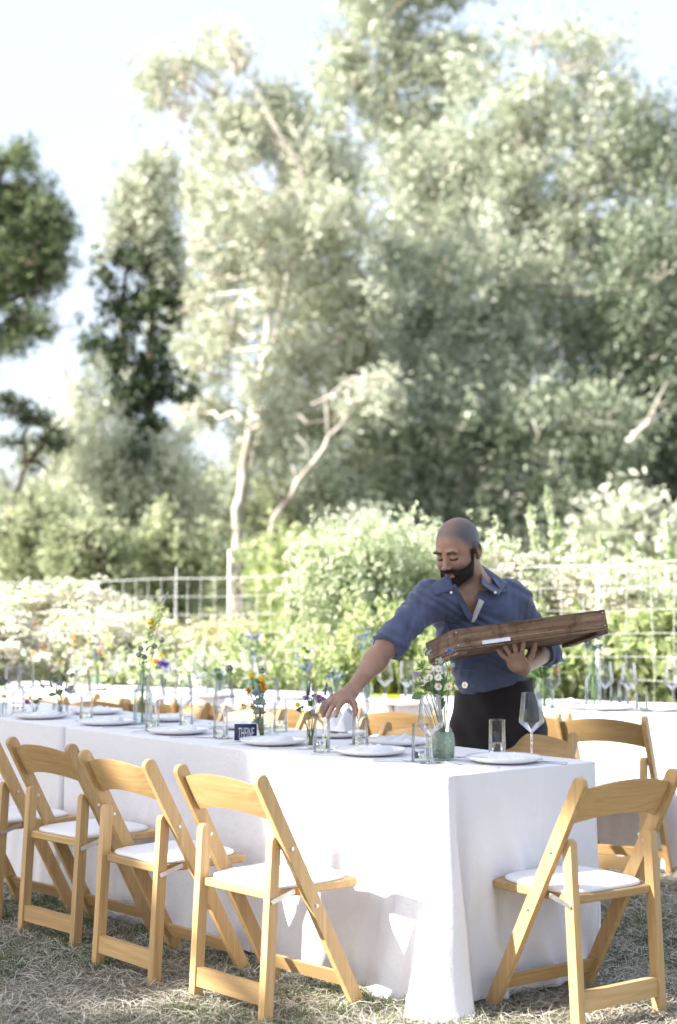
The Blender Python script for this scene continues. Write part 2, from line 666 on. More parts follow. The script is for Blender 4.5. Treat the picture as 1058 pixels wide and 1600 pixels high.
def make_chair():
    root = empty('folding_chair')
    post_poly = lean_poly((VF, 0.0), (VT, ZT), 0.046)
    leg_poly = lean_poly((0.0, 0.0), (VR, ZR), 0.036)
    for s in (-1, 1):
        mb = MB()
        mb.prism(post_poly, s * 0.208 - 0.0115, s * 0.208 + 0.0115)
        post = mb.build('side_post', M['wood_z'], root)
        autosmooth(post)
        for z in (0.548, 0.36):
            v = VF + (VT - VF) * z / ZT
            bl = MB()
            x0 = s * 0.208
            bl.tube([(x0 - .0150, v, z), (x0 - .0138, v, z), (x0 + 0.0138, v, z), (x0 + 0.0150, v, z)], [0.003, 0.0062, 0.0062, 0.003], 12)
            autosmooth(bl.build('bolt', M['steel'], post))
    for s in (-1, 1):
        mb = MB()
        mb.prism(leg_poly, s * 0.180 - 0.0145, s * 0.180 + 0.0145)
        lg = mb.build('rear_leg', M['wood_z'], root)
        autosmooth(lg)
    mb = MB()
    mb.prism([(-0.008, 0.072), (0.014, 0.072), (0.017, 0.132), (-0.005, 0.132)], -0.1655, 0.1655, 0.001)
    autosmooth(mb.build('rear_stretcher', M['wood_x'], root))
    mb = MB()
    k = (VT - VF) / ZT
    z0, z1 = 0.085, 0.132
    c0, c1 = VF + k * z0, VF + k * z1
    mb.prism([(c0 - .010, z0), (c0 + .010, z0), (c1 + .010, z1), (c1 - .010, z1)], -0.1965, 0.1965, 0.001)
    autosmooth(mb.build('front_stretcher', M['wood_x'], root))
    # backrest: bowed, arched slat
    mb = MB()
    nx, nz = 28, 6
    vs = []
    for side in (0, 1):
        for i in range(nx + 1):
            t = -1 + 2 * i / nx
            x = t * 0.1965
            arch = 0.026 * (1 - t * t)
            zb, zt = 0.632 + arch, 0.742 + arch
            for j in range(nz + 1):
                z = zb + (zt - zb) * j / nz
                edge = 1 - 0.35 * (abs(2 * j / nz - 1) ** 6)
                y = VF + k * z - 0.022 * (1 - t * t) + (0.0065 if side else -0.0065) * edge
                vs.append((x, y, z))
    fs = []
    st = (nx + 1) * (nz + 1)
    for i in range(nx):
        for j in range(nz):
            a = i * (nz + 1) + j
            fs.append((a, a + nz + 1, a + nz + 2, a + 1))
            fs.append((st + a, st + a + 1, st + a + nz + 2, st + a + nz + 1))
        for j in (0, nz):
            a = i * (nz + 1) + j
            q = (a, st + a, st + a + nz + 1, a + nz + 1)
            fs.append(q if j == 0 else q[::-1])
    mb.add(vs, fs)
    autosmooth(mb.build('backrest', M['wood_x'], root), 50)
    # seat frame: board with rounded front corners
    mb = MB()
    w2 = 0.192
    poly = []
    y0, y1 = 0.022, VS
    rr = 0.03
    for (cx, cy, a0) in ((w2 - rr, y1 - rr, 0), (-w2 + rr, y1 - rr, PI / 2)):
        for i in range(6):
            a = a0 + PI / 2 * i / 5
            poly.append((cx + rr * math.cos(a), cy + rr * math.sin(a)))
    poly += [(-0.164, y0), (0.164, y0)]
    nn = len(poly)
    vs = []
    zb, zt = ZS - 0.026, ZS
    for (z, ins) in ((zb, .003), (zb + .003, 0), (zt - .003, 0), (zt, .003)):
        for (x, y) in poly:
            L = math.hypot(x, y - .2)
            vs.append((x * (1 - ins / .2), .2 + (y - .2) * (1 - ins / .2), z + 0.012 * (y - 0.2)))
    fs = [(r * nn + i, r * nn + (i + 1) % nn, (r + 1) * nn + (i + 1) % nn, (r + 1) * nn + i) for r in range(3) for i in range(nn)]
    fs += [tuple(reversed(range(nn))), tuple(3 * nn + i for i in range(nn))]
    mb.add(vs, fs)
    autosmooth(mb.build('seat_frame', M['wood_x'], root))
    # pad
    mb = MB()
    nn = 56
    rings = []
    a2, b2 = 0.180, (y1 - y0) / 2 - 0.010
    cyc = (y0 + y1) / 2
    for (sc, z) in ((0.985, 0.001), (1.0, 0.006), (1.0, 0.010), (0.985, 0.016), (0.93, 0.0205), (0.8, 0.0235), (0.55, 0.026), (0.25, 0.0272)):
        rg = []
        for i in range(nn):
            th = 2 * PI * i / nn
            cs, sn = math.cos(th), math.sin(th)
            e = 0.25 if sn > 0 else 0.16
            x = a2 * sc * math.copysign(abs(cs) ** (e * 2), cs)
            y = cyc + b2 * sc * math.copysign(abs(sn) ** (e * 2), sn)
            if sn < 0:
                x *= 1 - 0.09 * abs(sn)
            rg.append((x, y, ZS + z * .78 + 0.012 * (y - 0.2) + 0.0012 * math.sin(x * 60 + 3 * y * 30) * (1 - sc)))
        rings.append(rg)
    vs = [p for r in rings for p in r] + [(0, cyc, ZS + 0.0215)]
    fs = [(r * nn + i, r * nn + (i + 1) % nn, (r + 1) * nn + (i + 1) % nn, (r + 1) * nn + i) for r in range(len(rings) - 1) for i in range(nn)]
    last = (len(rings) - 1) * nn
    fs += [(last + i, last + (i + 1) % nn, len(vs) - 1) for i in range(nn)]
    mb.add(vs, fs)
    mb.build('seat_pad', M['vinyl'], root)
    for s in (-1, 1):
        mb = MB()
        a = Vector((s * 0.1975, 0.012, 0.388))
        bq = Vector((s * 0.1975, 0.105, 0.412))
        d = (bq - a).normalized()
        sd = Vector((0, -d.z, d.y)) * 0.0075
        vs = []
        for x in (-0.0013, 0.0013):
            for p in (a - sd, a + sd, bq + sd, bq - sd):
                vs.append((p.x + x, p.y, p.z))
        mb.add(vs, [(0, 1, 2, 3), (7, 6, 5, 4), (0, 4, 5, 1), (1, 5, 6, 2), (2, 6, 7, 3), (3, 7, 4, 0)])
        mb.tube([(s * 0.193, 0.016, 0.389), (s * 0.2015, 0.016, 0.389)], 0.006, 10)
        mb.tube([(s * 0.190, 0.100, 0.411), (s * 0.2005, 0.100, 0.411)], 0.004, 10)
        autosmooth(mb.build('hinge_bracket', M['steel'], root))
    return root


C0 = Vector((0.337, 4.974, 0))
TT_ = R(39.0)
TW = 0.715
D1 = Vector((-math.sin(TT_), math.cos(TT_), 0))     # along the near table, away from the camera
D2 = Vector((math.cos(TT_), math.sin(TT_), 0))      # across it
R1 = Vector((-math.cos(R(27.5)), math.sin(R(27.5)), 0))   # along the far table row, to the left
R2 = Vector((math.sin(R(27.5)), math.cos(R(27.5)), 0))    # across it
E0 = Vector((1.43, 7.75, 0))


def th_of(v):
    return math.atan2(-v.x, v.y)


chair0 = make_chair()
ckids = kid_tree(chair0)
NG = 'folding chairs round the near long table'
FG = 'folding chairs along the far table row'


def farside(t, off=0.47):
    return C0 + D2 * (TW + off) + D1 * t


chairs = [
    # x, y, theta(deg), group, label
    (-0.346, 5.028, -48.4, NG, 'wooden folding chair nearest to us in the row at the left, wholly visible'),
    (-0.740, 5.504, -50.0, NG, 'second wooden folding chair from the near end of the row at the left'),
    (-1.111, 6.078, -46.7, NG, 'third wooden folding chair from the near end of the row at the left'),
    (-1.500, 6.500, -47.0, NG, 'wooden folding chair cut off by the left edge of the picture'),
    (0.870, 4.915, 36.8, NG, 'wooden folding chair at the short right end of the near table'),
    (0.735, 6.335, 147, NG, 'wooden folding chair between the bearded man and the near table'),
    (*farside(1.45, .45)[:2], 134, NG, 'wooden folding chair facing us behind the daisy vase'),
    (*farside(2.08)[:2], 131, NG, 'wooden folding chair facing us behind the purple flower vase'),
    (*farside(2.72)[:2], 135, NG, 'wooden folding chair facing us behind the yellow billy buttons'),
    (*farside(3.36)[:2], 132, NG, 'wooden folding chair facing us just right of the tall clear bottle'),
    (*farside(4.02)[:2], 134, NG, 'wooden folding chair facing us just left of the tall clear bottle'),
    (1.235, 7.345, -27.0, FG, 'wooden folding chair at the right, brown backed, before the far cloth'),
    (0.93, 7.62, -30, FG, 'wooden folding chair of which only one post shows right of the apron'),
    (0.31, 7.83, -27, FG, 'wooden folding chair of the far row seen left of the daisies'),
    (-0.25, 8.12, -28, FG, 'wooden chair of the far row, pale back seen left of the purple flower vase'),
    (-0.67, 8.33, -26, FG, 'wooden chair of the far row, back seen left of the yellow billy buttons'),
    (-0.97, 8.50, -28, FG, 'wooden chair of the far row, back seen just right of the tall clear bottle'),
    (-1.31, 8.66, -27, FG, 'wooden chair of the far row, back seen just left of the tall clear bottle'),
    (-1.70, 8.86, -29, FG, 'wooden chair of the far row, back seen behind the small leafy jar'),
]
for i, (x, y, th, g, lab) in enumerate(chairs):
    o = chair0 if i == 0 else copy_tree(chair0, ckids)
    o.location = (x, y, float(ground_h(x, y)) - 0.004)
    o.rotation_euler = (0, 0, R(th))
    tag(o, lab, 'chair', g)

# ------------------------------------------------------------------ tables and cloths
HT = 0.757


def table(origin, da, db, L, W, lab, near=False):
    """origin = near corner at the top; da along, db across"""
    th = math.atan2(da.y, da.x)
    ctr = origin + da * (L / 2) + db * (W / 2)
    root = empty('banquet_table', (ctr.x, ctr.y, 0), th)
    mb = MB()
    mb.box((0, 0, HT - 0.018), (L - 0.02, W - 0.02, 0.024))
    autosmooth(mb.build('tabletop', M['wood_x'], root))
    for sx in (-1, 1):
        for sy in (-1, 1):
            mb = MB()
            x, y = sx * (L / 2 - 0.28), sy * (W / 2 - 0.16)
            mb.tube([(x, y, 0.0), (x, y, HT - 0.03)], 0.014, 12)
            mb.build('leg', M['steel'], root)
    tag(root, lab, 'table', 'banquet tables under the cloths')


def smooth01(t):
    t = np.clip(t, 0, 1)
    return t * t * (3 - 2 * t)


def cloth(origin, da, db, L, W, lab, group, seed=0, corners=(1, 1, 1, 1), drop=0.735, wave=1.0, res=0.012, hem0=0.0):
    """draped table linen: top sheet and four hanging sides with pleated corners"""
    r = np.random.default_rng(seed)
    rc = 0.026
    pts, nrm, cz, cw = [], [], [], []
    per = [((0, 0), (1, 0), L), ((L, 0), (0, 1), W), ((L, W), (-1, 0), L), ((0, W), (0, -1), W)]
    crn = [(0, 0), (L, 0), (L, W), (0, W)]
    for k, (p0, dr, ln) in enumerate(per):
        nst = max(4, int(ln / res))
        out = (dr[1], -dr[0])
        for i in range(nst):
            s = i / nst * ln
            s2 = rc + s / ln * (ln - 2 * rc)
            pts.append((p0[0] + dr[0] * s2, p0[1] + dr[1] * s2))
            nrm.append(out)
        # corner arc after this side
        e = crn[(k + 1) % 4]
        nxt = per[(k + 1) % 4]
        o2 = (nxt[1][1], -nxt[1][0])
        c = (e[0] - out[0] * rc - o2[0] * rc, e[1] - out[1] * rc - o2[1] * rc)
        for i in range(14):
            a = i / 14 * PI / 2
            nn_ = (out[0] * math.cos(a) + o2[0] * math.sin(a), out[1] * math.cos(a) + o2[1] * math.sin(a))
            pts.append((c[0] + nn_[0] * rc, c[1] + nn_[1] * rc))
            nrm.append(nn_)
    pts = np.array(pts)
    nrm = np.array(nrm)
    n_ = len(pts)
    seg = np.linalg.norm(np.roll(pts, -1, 0) - pts, axis=1)
    s = np.concatenate([[0], np.cumsum(seg)[:-1]])
    T = s[-1] + seg[-1]
    # distance to the nearest corner along the perimeter
    cs = [T - PI * rc / 4]
    acc = 0
    cpos = []
    for k in range(4):
        acc_next = np.argmin(np.linalg.norm(pts - np.array(crn[k]), axis=1))
        cpos.append(s[acc_next])
    rows = [0, .004, .012, .03] + list(np.linspace(0.06, 1, 34))
    V = []
    ph = r.uniform(0, 6.28, 12)
    for t in rows:
        endw = np.clip(-nrm[:, 0], 0, 1)
        off = (0.012 - 0.045 * endw) * t ** 1.3
        # soft vertical folds, stronger towards the hem
        wv = (0.55 * np.sin(s * 9.1 + ph[0] + .5 * t) + 0.6 * np.sin(s * 15.3 + ph[1] + .8 * t) + 0.35 * np.sin(s * 27.0 + ph[2]))
        ridge = np.abs(np.sin(s * 5.3 + ph[3] + 0.3 * t)) ** 6
        off += wave * t ** 1.4 * (0.007 * wv + 0.014 * ridge) * (1 - .5 * endw)
        tang = np.zeros(n_)
        for k in range(4):
            if not corners[k]:
                continue
            d = s - cpos[k]
            d = (d + T / 2) % T - T / 2
            g = np.exp(-(d / 0.085) ** 2)
            off += g * t ** 1.1 * 0.130 * corners[k]
            # pleats either side of the corner cone
            for (dc, am, wd) in ((-0.075, -0.075, 0.021), (-.33, .03, .03), (-.48, -.02, .04), (0.075, -0.07, 0.022), (0.0, 0.03, 0.022), (0.035, -.025, .012), (-.035, -.02, .012), (-0.17, 0.03, .04), (0.19, 0.028, .045), (0.27, -0.018, .03)):
                off += 1.25 * corners[k] * t ** 0.75 * am * np.exp(-((d - dc * (0.6 + .9 * t)) / wd) ** 2)
            # cloth gathers towards the corner at the hem
            tang += -np.sign(d) * np.exp(-((np.abs(d) - .12) / .1) ** 2) * 0.02 * t
        off += t * (0.0035 * np.sin(s * 41 + 7 * t + ph[9]) * np.sin(s * 6.3 + ph[10]) + 0.003 * np.sin(s * 63 - 9 * t + ph[11])) + 0.002 * np.sin(s * 19 + 14 * t)  * t
        off += .0035 * np.exp(-(((s + .13) % .41 - .2) / .007) ** 2) * min(1, t * 6)
        if t > .975:
            off += .0022
        # the hem
        nr = np.roll(nrm, 0, 0)
        xy = pts + nrm * (off - rc * 0)[:, None]
        tv = np.stack([-nrm[:, 1], nrm[:, 0]], -1)
        xy = xy + tv * tang[:, None]
        drp = drop + hem0
        z = HT + 0.0025 - drp * t + 0.0 * s
        z = z + t * (0.010 * np.sin(s * 4.1 + ph[5]) + 0.008 * np.sin(s * 11 + ph[6]))
        if t < 0.03:       # rounded shoulder
            z = HT + 0.0025 - np.full(n_, t * drp) ** 1.0
        z = np.maximum(z, 0.012 + 0.006 * np.sin(s * 23))
        V.append(np.column_stack([xy, z]))
    V = np.array(V)            # rows x n x 3
    nr_ = len(rows)
    f = []
    idx = np.arange(n_)
    for a in range(nr_ - 1):
        f.append(np.stack([a * n_ + idx, a * n_ + (idx + 1) % n_, (a + 1) * n_ + (idx + 1) % n_, (a + 1) * n_ + idx], -1)[:, ::-1])
    # top: grid of inner rings shrinking to the centre line
    base = nr_ * n_
    cx, cyy = L / 2, W / 2
    inner = []
    prev = 0
    fr = [0.015, 0.05, 0.12, 0.25, 0.5, 0.75, 0.97]
    for k, q in enumerate(fr):
        hx_, hy_ = L / 2, W / 2
        sub = min(hx_, hy_) * q
        px = cx + (pts[:, 0] - cx) * (1 - sub / hx_)
        py = cyy + (pts[:, 1] - cyy) * (1 - sub / hy_)
        z = HT + 0.0035 + 0.0009 * np.sin(px * 9 + ph[7]) * np.sin(py * 13 + ph[8])
        inner.append(np.column_stack([px, py, z]))
        a0 = 0 if k == 0 else base + (k - 1) * n_
        b0 = base + k * n_
        f.append(np.stack([a0 + idx, a0 + (idx + 1) % n_, b0 + (idx + 1) % n_, b0 + idx], -1))
    ctr = base + len(fr) * n_
    allv = np.concatenate([V.reshape(-1, 3)] + inner)
    lastr = base + (len(fr) - 1) * n_
    # close the thin middle slit by joining opposite points
    li = len(idx)
    half = []
    th = math.atan2(da.y, da.x)
    cs_, sn_ = math.cos(th), math.sin(th)
    flip = (da.x * db.y - da.y * db.x)
    yy = allv[:, 1] * (1 if flip > 0 else -1)
    X = origin.x + allv[:, 0] * cs_ - yy * sn_
    Y = origin.y + allv[:, 0] * sn_ + yy * cs_
    f = np.concatenate(f)
    me_v = np.column_stack([X - origin.x, Y - origin.y, allv[:, 2]])
    if flip < 0:
        f = f[:, ::-1]
    o = np_mesh('tablecloth', me_v, f, M['cloth'])
    # fill the centre with one n-gon through bmesh
    import bmesh
    bm = bmesh.new()
    bm.from_mesh(o.data)
    be = [e for e in bm.edges if e.is_boundary and min(v.co.z for v in e.verts) > HT - 0.01]
    bmesh.ops.holes_fill(bm, edges=be, sides=0)
    bmesh.ops.recalc_face_normals(bm, faces=bm.faces)
    bm.to_mesh(o.data)
    bm.free()
    o.data.polygons.foreach_set('use_smooth', [True] * len(o.data.polygons))
    o.location = (origin.x, origin.y, 0)
    tag(o, lab, 'tablecloth', group)
    return o


CG = 'white cloths on the long tables'
table(C0, D1, D2, 2.44, TW, 'long banquet table under the nearest white cloth')
cloth(C0, D1, D2, 2.44, TW, 'white tablecloth nearest to us, the man reaching over it', CG, 3, corners=(1, 0, 0, .12))
C1 = C0 + D1 * 2.452
table(C1, D1, D2, 2.44, TW, 'long banquet table under the cloth at the left edge')
cloth(C1, D1, D2, 2.44, TW, 'white tablecloth of the near row running out at the left edge', CG, 5, corners=(0.0, 1, 1, 0.0), wave=.8)
fl = ['with the brown folding chair before it at the right', 'behind the man and the pale chair backs in the middle', 'running to the left edge behind the small jars']
for k in range(3):
    o = E0 - R1 * 1.15 + R1 * (2.452 * k)
    table(o, R1, R2, 2.44, 0.77, 'far row banquet table ' + fl[k])
    cloth(o, R1, R2, 2.44, 0.77, 'far row tablecloth ' + fl[k], CG, 11 + k, corners=(k == 0, k == 2, k == 2, k == 0), res=.02)

# ------------------------------------------------------------------ tableware
ZTAB = HT + 0.0045


def plate(px, py, lab, g, nap=True, r=0.128, ang=0.3, seed=0):
    p = PZ(px, py, ZTAB)
    mb = MB()
    h = 0.021
    mb.lathe([(0, 0.0012), (r * .55, 0.0012), (r * .58, 0), (r * .62, 0.001), (r * .90, h * .45), (r * .985, h * .8), (r, h), (r * 1.0, h + .002), (r * .95, h * .80), (r * .86, h * .52), (r * .72, .0075), (r * .6, .0045), (0, .0045)], (0, 0, 0), 56)
    o = mb.build('plate', M['china'])
    o.location = (p.x, p.y, ZTAB)
    tag(o, 'white round plate ' + lab, 'plate', g)
    if nap:
        napkin(p, 'napkin on the plate ' + lab, 'napkins on the plates', ang, seed)
    return p


def napkin(p, lab, g, ang, seed, z0=0.0075, L=0.17, W=0.105):
    r = np.random.default_rng(seed + 50)
    nx, ny = 26, 16
    ph = r.uniform(0, 6.28, 8)
    u, v = np.meshgrid(np.linspace(-1, 1, nx), np.linspace(-1, 1, ny), indexing='ij')
    x = u * L / 2 + 0.006 * np.sin(v * 3 + ph[0])
    y = v * W / 2 * (1 - .12 * u) + 0.006 * np.sin(u * 3 + ph[1])
    zt = 0.013 + 0.005 * np.sin(u * 4 + ph[2] + v * 2) + 0.004 * np.sin(v * 7 + ph[3] + u) + 0.006 * np.clip(u, 0, 1)
    edge = np.clip(np.minimum(1 - np.abs(u), 1 - np.abs(v)) * 7, 0, 1) ** .5
    top = np.stack([x, y, z0 + .001 + zt * edge], -1).reshape(-1, 3)
    bot = np.stack([x, y, np.full_like(x, z0)], -1).reshape(-1, 3)
    i, j = np.meshgrid(np.arange(nx - 1), np.arange(ny - 1), indexing='ij')
    q = (i * ny + j).ravel()
    f1 = np.stack([q, q + ny, q + ny + 1, q + 1], -1)
    f2 = f1[:, ::-1] + nx * ny
    # side skirt
    ring = [(k * ny) for k in range(nx)] + [((nx - 1) * ny + k) for k in range(1, ny)] + [(k * ny + ny - 1) for k in range(nx - 2, -1, -1)] + [k for k in range(ny - 2, 0, -1)]
    ring = np.array(ring)
    rn = np.roll(ring, -1)
    f3 = np.stack([ring, ring + nx * ny, rn + nx * ny, rn], -1)
    o = np_mesh('napkin', np.concatenate([top, bot]), np.concatenate([f1, f2, f3]), M['napkin'])
    o.location = (p[0], p[1], ZTAB)
    o.rotation_euler = (0, 0, ang)
    tag(o, lab, 'napkin', g)
    return o


def wine_glass(px, py, lab, g, h=0.23, thin=False, pos=None):
    p = pos or PZ(px, py, ZTAB)
    s = h / 0.23
    root = empty('wine_glass', (p.x, p.y, ZTAB))
    mb = MB()
    seg = 40
    # foot
    mb.lathe([(0, 0), (0.038 * s, 0), (0.0385 * s, 0.0008), (0.030 * s, 0.0022), (0.012 * s, 0.004), (0.005 * s, 0.009), (0.0038 * s, 0.02 * s), (0.0035 * s, 0.085 * s), (0.006 * s, 0.092 * s), (0, 0.0925 * s)], (0, 0, 0), seg)
    mg = M['thin'] if thin else M['glass']
    mb.build('stem_and_foot', mg, root)
    mb = MB()
    z0 = 0.0922 * s
    outp = [(0, z0 - .001), (0.006 * s, z0), (0.042 * s, z0 + 0.032 * s), (0.0445 * s, z0 + 0.038 * s), (0.0435 * s, z0 + 0.048 * s), (0.0335 * s, h - 0.001), (0.0330 * s, h)]
    if True:
        mb.lathe(outp[1:], (0, 0, 0), seg)
        if not thin:
            mb.tube([(0.0329 * s * math.cos(a), 0.0329 * s * math.sin(a), h) for a in [2 * PI * i / 36 for i in range(37)]], .0006, 6, False)
    else:
        inn = [(0.0324 * s, h - 0.0005), (0.0424 * s, z0 + 0.048 * s), (0.0432 * s, z0 + 0.0385 * s), (0.041 * s, z0 + 0.034 * s), (0.006 * s, z0 + 0.004), (0, z0 + 0.003)]
        mb.lathe(outp + inn, (0, 0, 0), seg)
    autosmooth(mb.build('bowl', M['thin'], root), 40)
    tag(root, lab, 'wine glass', g)
    return root


def tumbler(px, py, lab, g, h=0.128, r=0.031, water=0.36, thin=False, pos=None):
    p = pos or PZ(px, py, ZTAB)
    root = empty('tumbler', (p.x, p.y, ZTAB))
    seg = 40
    mg = M['thin'] if thin else M['glass']
    mb = MB()
    b0 = 0.012
    if True:
        mb.lathe([(0, 0.0005), (r * .97, 0.0005), (r, 0.003), (r * .92, h)], (0, 0, 0), seg)
        if not thin:
            mb.tube([(r * .918 * math.cos(a), r * .918 * math.sin(a), h) for a in [2 * PI * i / 36 for i in range(37)]], .0007, 6, False)
    else:
        mb.lathe([(0, 0.0005), (r * .97, 0.0005), (r, 0.002), (r * .92, h - .001), (r * .91, h), (r * .89, h - .0005), (r * .955, b0 + .004), (r * .9, b0), (0, b0)], (0, 0, 0), seg)
    autosmooth(mb.build('glass_wall', M['thin'], root), 40)
    if water:
        mb = MB()
        zt = h * water
        rr = r * (0.957 - .065 * zt / h) - 0.0004
        mb.lathe([(0, b0 + .0006), (r * .9, b0 + .0008), (r * .952, b0 + .0045), (rr, zt), (0, zt)], (0, 0, 0), seg)
        autosmooth(mb.build('water_fill', M['water'] if not thin else M['thin_aqua'], root), 40)
    tag(root, lab, 'tumbler', g)
    return root


def fork(p, ang, lab, g, fork_=True):
    mb = MB()
    if fork_:
        L = 0.2
        xs_ = np.linspace(0, L, 18)
        for s_ in (-1, 1):
            pass
        vs, fs = [], []
        for i, x in enumerate(xs_):
            t = x / L
            if t < .6:
                wd = 0.0075 - 0.0045 * min(1, t / .45)
            else:
                wd = 0.003 + (t - .6) / .12 * 0.009 if t < .72 else 0.012
            z = 0.003 + 0.012 * max(0, (t - .55)) ** 1 * 1.2 - (0.02 * max(0, t - .8)) + .004 * math.sin(t * PI)
            if t > .76:
                break
            vs += [(x, -wd, z), (x, wd, z), (x, wd, z + .002), (x, -wd, z + .002)]
        n_ = len(vs) // 4
        for i in range(n_ - 1):
            a = i * 4
            for k in range(4):
                fs.append((a + k, a + (k + 1) % 4, a + 4 + (k + 1) % 4, a + 4 + k))
        fs += [(3, 2, 1, 0), (n_ * 4 - 4, n_ * 4 - 3, n_ * 4 - 2, n_ * 4 - 1)]
        mb.add(vs, fs)
        zt = vs[-1][2]
        for y in (-0.0105, -0.0035, 0.0035, 0.0105):
            mb.tube([(xs_[n_ - 1] - .001, y, zt - .001), (xs_[n_ - 1] + 0.025, y, zt + .002), (xs_[n_ - 1] + 0.048, y * .95, zt + .008)], [0.0018, .0015, .001], 6)
        nm, cat = 'fork', 'fork'
    else:
        L = 0.22
        vs, fs = [], []
        for i in range(15):
            t = i / 14
            x = t * L
            if t < .45:
                wd, th_ = 0.0065 + .002 * math.cos(t * 9), 0.0045
            else:
                wd, th_ = 0.0105 * (1 - max(0, (t - .85) / .15) ** 2 * .9), 0.0012
            vs += [(x, -wd, .001), (x, wd, .001), (x, wd, .001 + th_), (x, -wd, .001 + th_)]
        for i in range(14):
            a = i * 4
            for k in range(4):
                fs.append((a + k, a + (k + 1) % 4, a + 4 + (k + 1) % 4, a + 4 + k))
        fs += [(3, 2, 1, 0), (56, 57, 58, 59)]
        mb.add(vs, fs)
        nm, cat = 'knife', 'knife'
    o = mb.build(nm, M['silver'])
    autosmooth(o)
    o.location = (p.x, p.y, ZTAB)
    o.rotation_euler = (0, 0, ang)
    tag(o, lab, cat, g)
    return o


PG = 'plates on the near tables'
plates = [
    (788, 1191, 'at the end of the near table, before the tall tumbler', 0.9, 1),
    (580, 1179, 'second from the near corner, left of the daisy vase', 0.3, 2),
    (427, 1163, 'in front of the striped table card', 0.2, 3),
    (279, 1146, 'fourth from the near corner, right of the tall clear bottle', 0.4, 4),
    (168, 1132, 'in front of and left of the tall clear bottle', 0.5, 5),
    (64, 1122, 'leftmost, before the small leafy jar', 0.4, 6),
    (624, 1163, 'on the far side of the table behind the daisy vase', 0.7, 7),
    (523, 1151, 'under the hand of the man', 0.6, 8),
    (372, 1138, 'on the far side behind the yellow billy buttons', 0.4, 9),
    (262, 1126, 'on the far side behind the tall clear bottle', 0.4, 10),
    (150, 1115, 'on the far side near the small leafy jar', 0.4, 11),
]
for (x, y, l, a, sd) in plates:
    plate(x, y, l, PG, True, 0.13, a + R(43), sd)

WG = 'wine glasses on the near tables'
wines = [
    (831, 1186, 'empty stemmed wine glass standing clear against the black apron'),
    (673, 1192, 'empty stemmed wine glass in front of the daisy vase'),
    (560, 1163, 'stemmed wine glass behind a tumbler, beside the forearm of the man'),
    (505, 1171, 'stemmed wine glass beside the purple flower vase'),
    (350, 1154, 'stemmed wine glass left of the striped table card'),
    (422, 1146, 'stemmed wine glass behind the yellow billy buttons'),
    (286, 1139, 'stemmed wine glass between the tall clear bottle and the billy buttons'),
    (243, 1138, 'stemmed wine glass just right of the tall clear bottle'),
    (128, 1126, 'stemmed wine glass between the leafy jar and the tall clear bottle'),
    (40, 1113, 'stemmed wine glass, right one of the pair at the left edge'),
    (19, 1117, 'stemmed wine glass, left one of the pair at the left edge'),
]
for (x, y, l) in wines:
    wine_glass(x, y, l, WG)
nk = napkin(PZ(533, 1152, ZTAB), 'white napkin folded upright, just under the reaching hand', 'napkins on the plates', R(60), 77, L=.12, W=.09)
nk.scale = (1, 1, 3.6)
nk.location.z += .001
TG = 'tumblers on the near tables'
tumb = [
    (777, 1181, 'tall water tumbler standing behind the end plate'),
    (657, 1190, 'tall water tumbler touching the daisy vase'),
    (563, 1170, 'tall water tumbler below the hand of the man'),
    (503, 1175, 'tall water tumbler beside the purple flower vase'),
    (345, 1153, 'water tumbler left of the striped table card'),
    (438, 1143, 'water tumbler right of the billy buttons, on the far side'),
    (291, 1136, 'water tumbler right of the tall clear bottle, behind a plate'),
    (238, 1142, 'water tumbler at the foot of the tall clear bottle'),
    (135, 1128, 'water tumbler left of the tall clear bottle'),
    (28, 1113, 'water tumbler at the left edge'),
]
for (x, y, l) in tumb:
    tumbler(x, y, l, TG)
fork(PZ(782, 1204), R(160), 'silver fork lying left of the end plate', 'forks on the near table')
fork(PZ(686, 1184), R(-62), 'silver fork standing off the daisy vase foot', 'forks on the near table')
fork(PZ(886, 1196), R(147), 'silver knife beside the end plate', 'knives on the near table', False)
fork(PZ(583, 1191), R(-8), 'silver knife in front of the second plate', 'knives on the near table', False)
fork(PZ(420, 1172), R(-5), 'silver knife in front of the plate by the table card', 'knives on the near table', False)
fork(PZ(265, 1154), R(-5), 'silver knife in front of the fourth plate', 'knives on the near table', False)
fork(PZ(160, 1139), R(-5), 'silver knife in front of the fifth plate', 'knives on the near table', False)
fork(PZ(486, 1183), R(20), 'silver fork left of the second plate', 'forks on the near table')
fork(PZ(345, 1165), R(20), 'silver fork left of the plate by the table card', 'forks on the near table')
fork(PZ(205, 1147), R(20), 'silver fork left of the fourth plate', 'forks on the near table')

# the printed card, white strokes on navy
m, n, b = mat('navy card')
b.inputs['Base Color'].default_value = (0.014, 0.022, 0.075, 1)
b.inputs['Roughness'].default_value = 0.6
M['navy'] = m
m, n, b = mat('white print')
b.inputs['Base Color'].default_value = (0.55, 0.56, 0.6, 1)
M['print'] = m
p = PZ(393, 1157)
mb = MB()
mb.box((0, 0, 0.034), (0.088, 0.004, 0.064))
card = mb.build('table_card', M['navy'])
card.location = (p.x - .02, p.y - .06, ZTAB)
card.rotation_euler = (R(-14), 0, R(4))
tag(card, 'dark blue printed card with tall white lettering leaning by the square jar', 'table card')
fc = bpy.data.curves.new('lettering', 'FONT')
fc.body = 'THEINE'
fc.size = 0.030
fc.extrude = 0.0004
fc.align_x = 'CENTER'
fc.shear = 0.3
fo = bpy.data.objects.new('tmp', fc)
COL.objects.link(fo)
bpy.context.view_layer.update()
me = bpy.data.meshes.new_from_object(fo.evaluated_get(bpy.context.evaluated_depsgraph_get()))
bpy.data.objects.remove(fo)
lt = link_mesh('lettering', me, M['print'], card, False)
lt.rotation_euler = (PI / 2, 0, 0)
lt.scale = (0.62, 2.0, 1)
lt.location = (0, -0.0028, 0.010)

# ------------------------------------------------------------------ vases and flowers


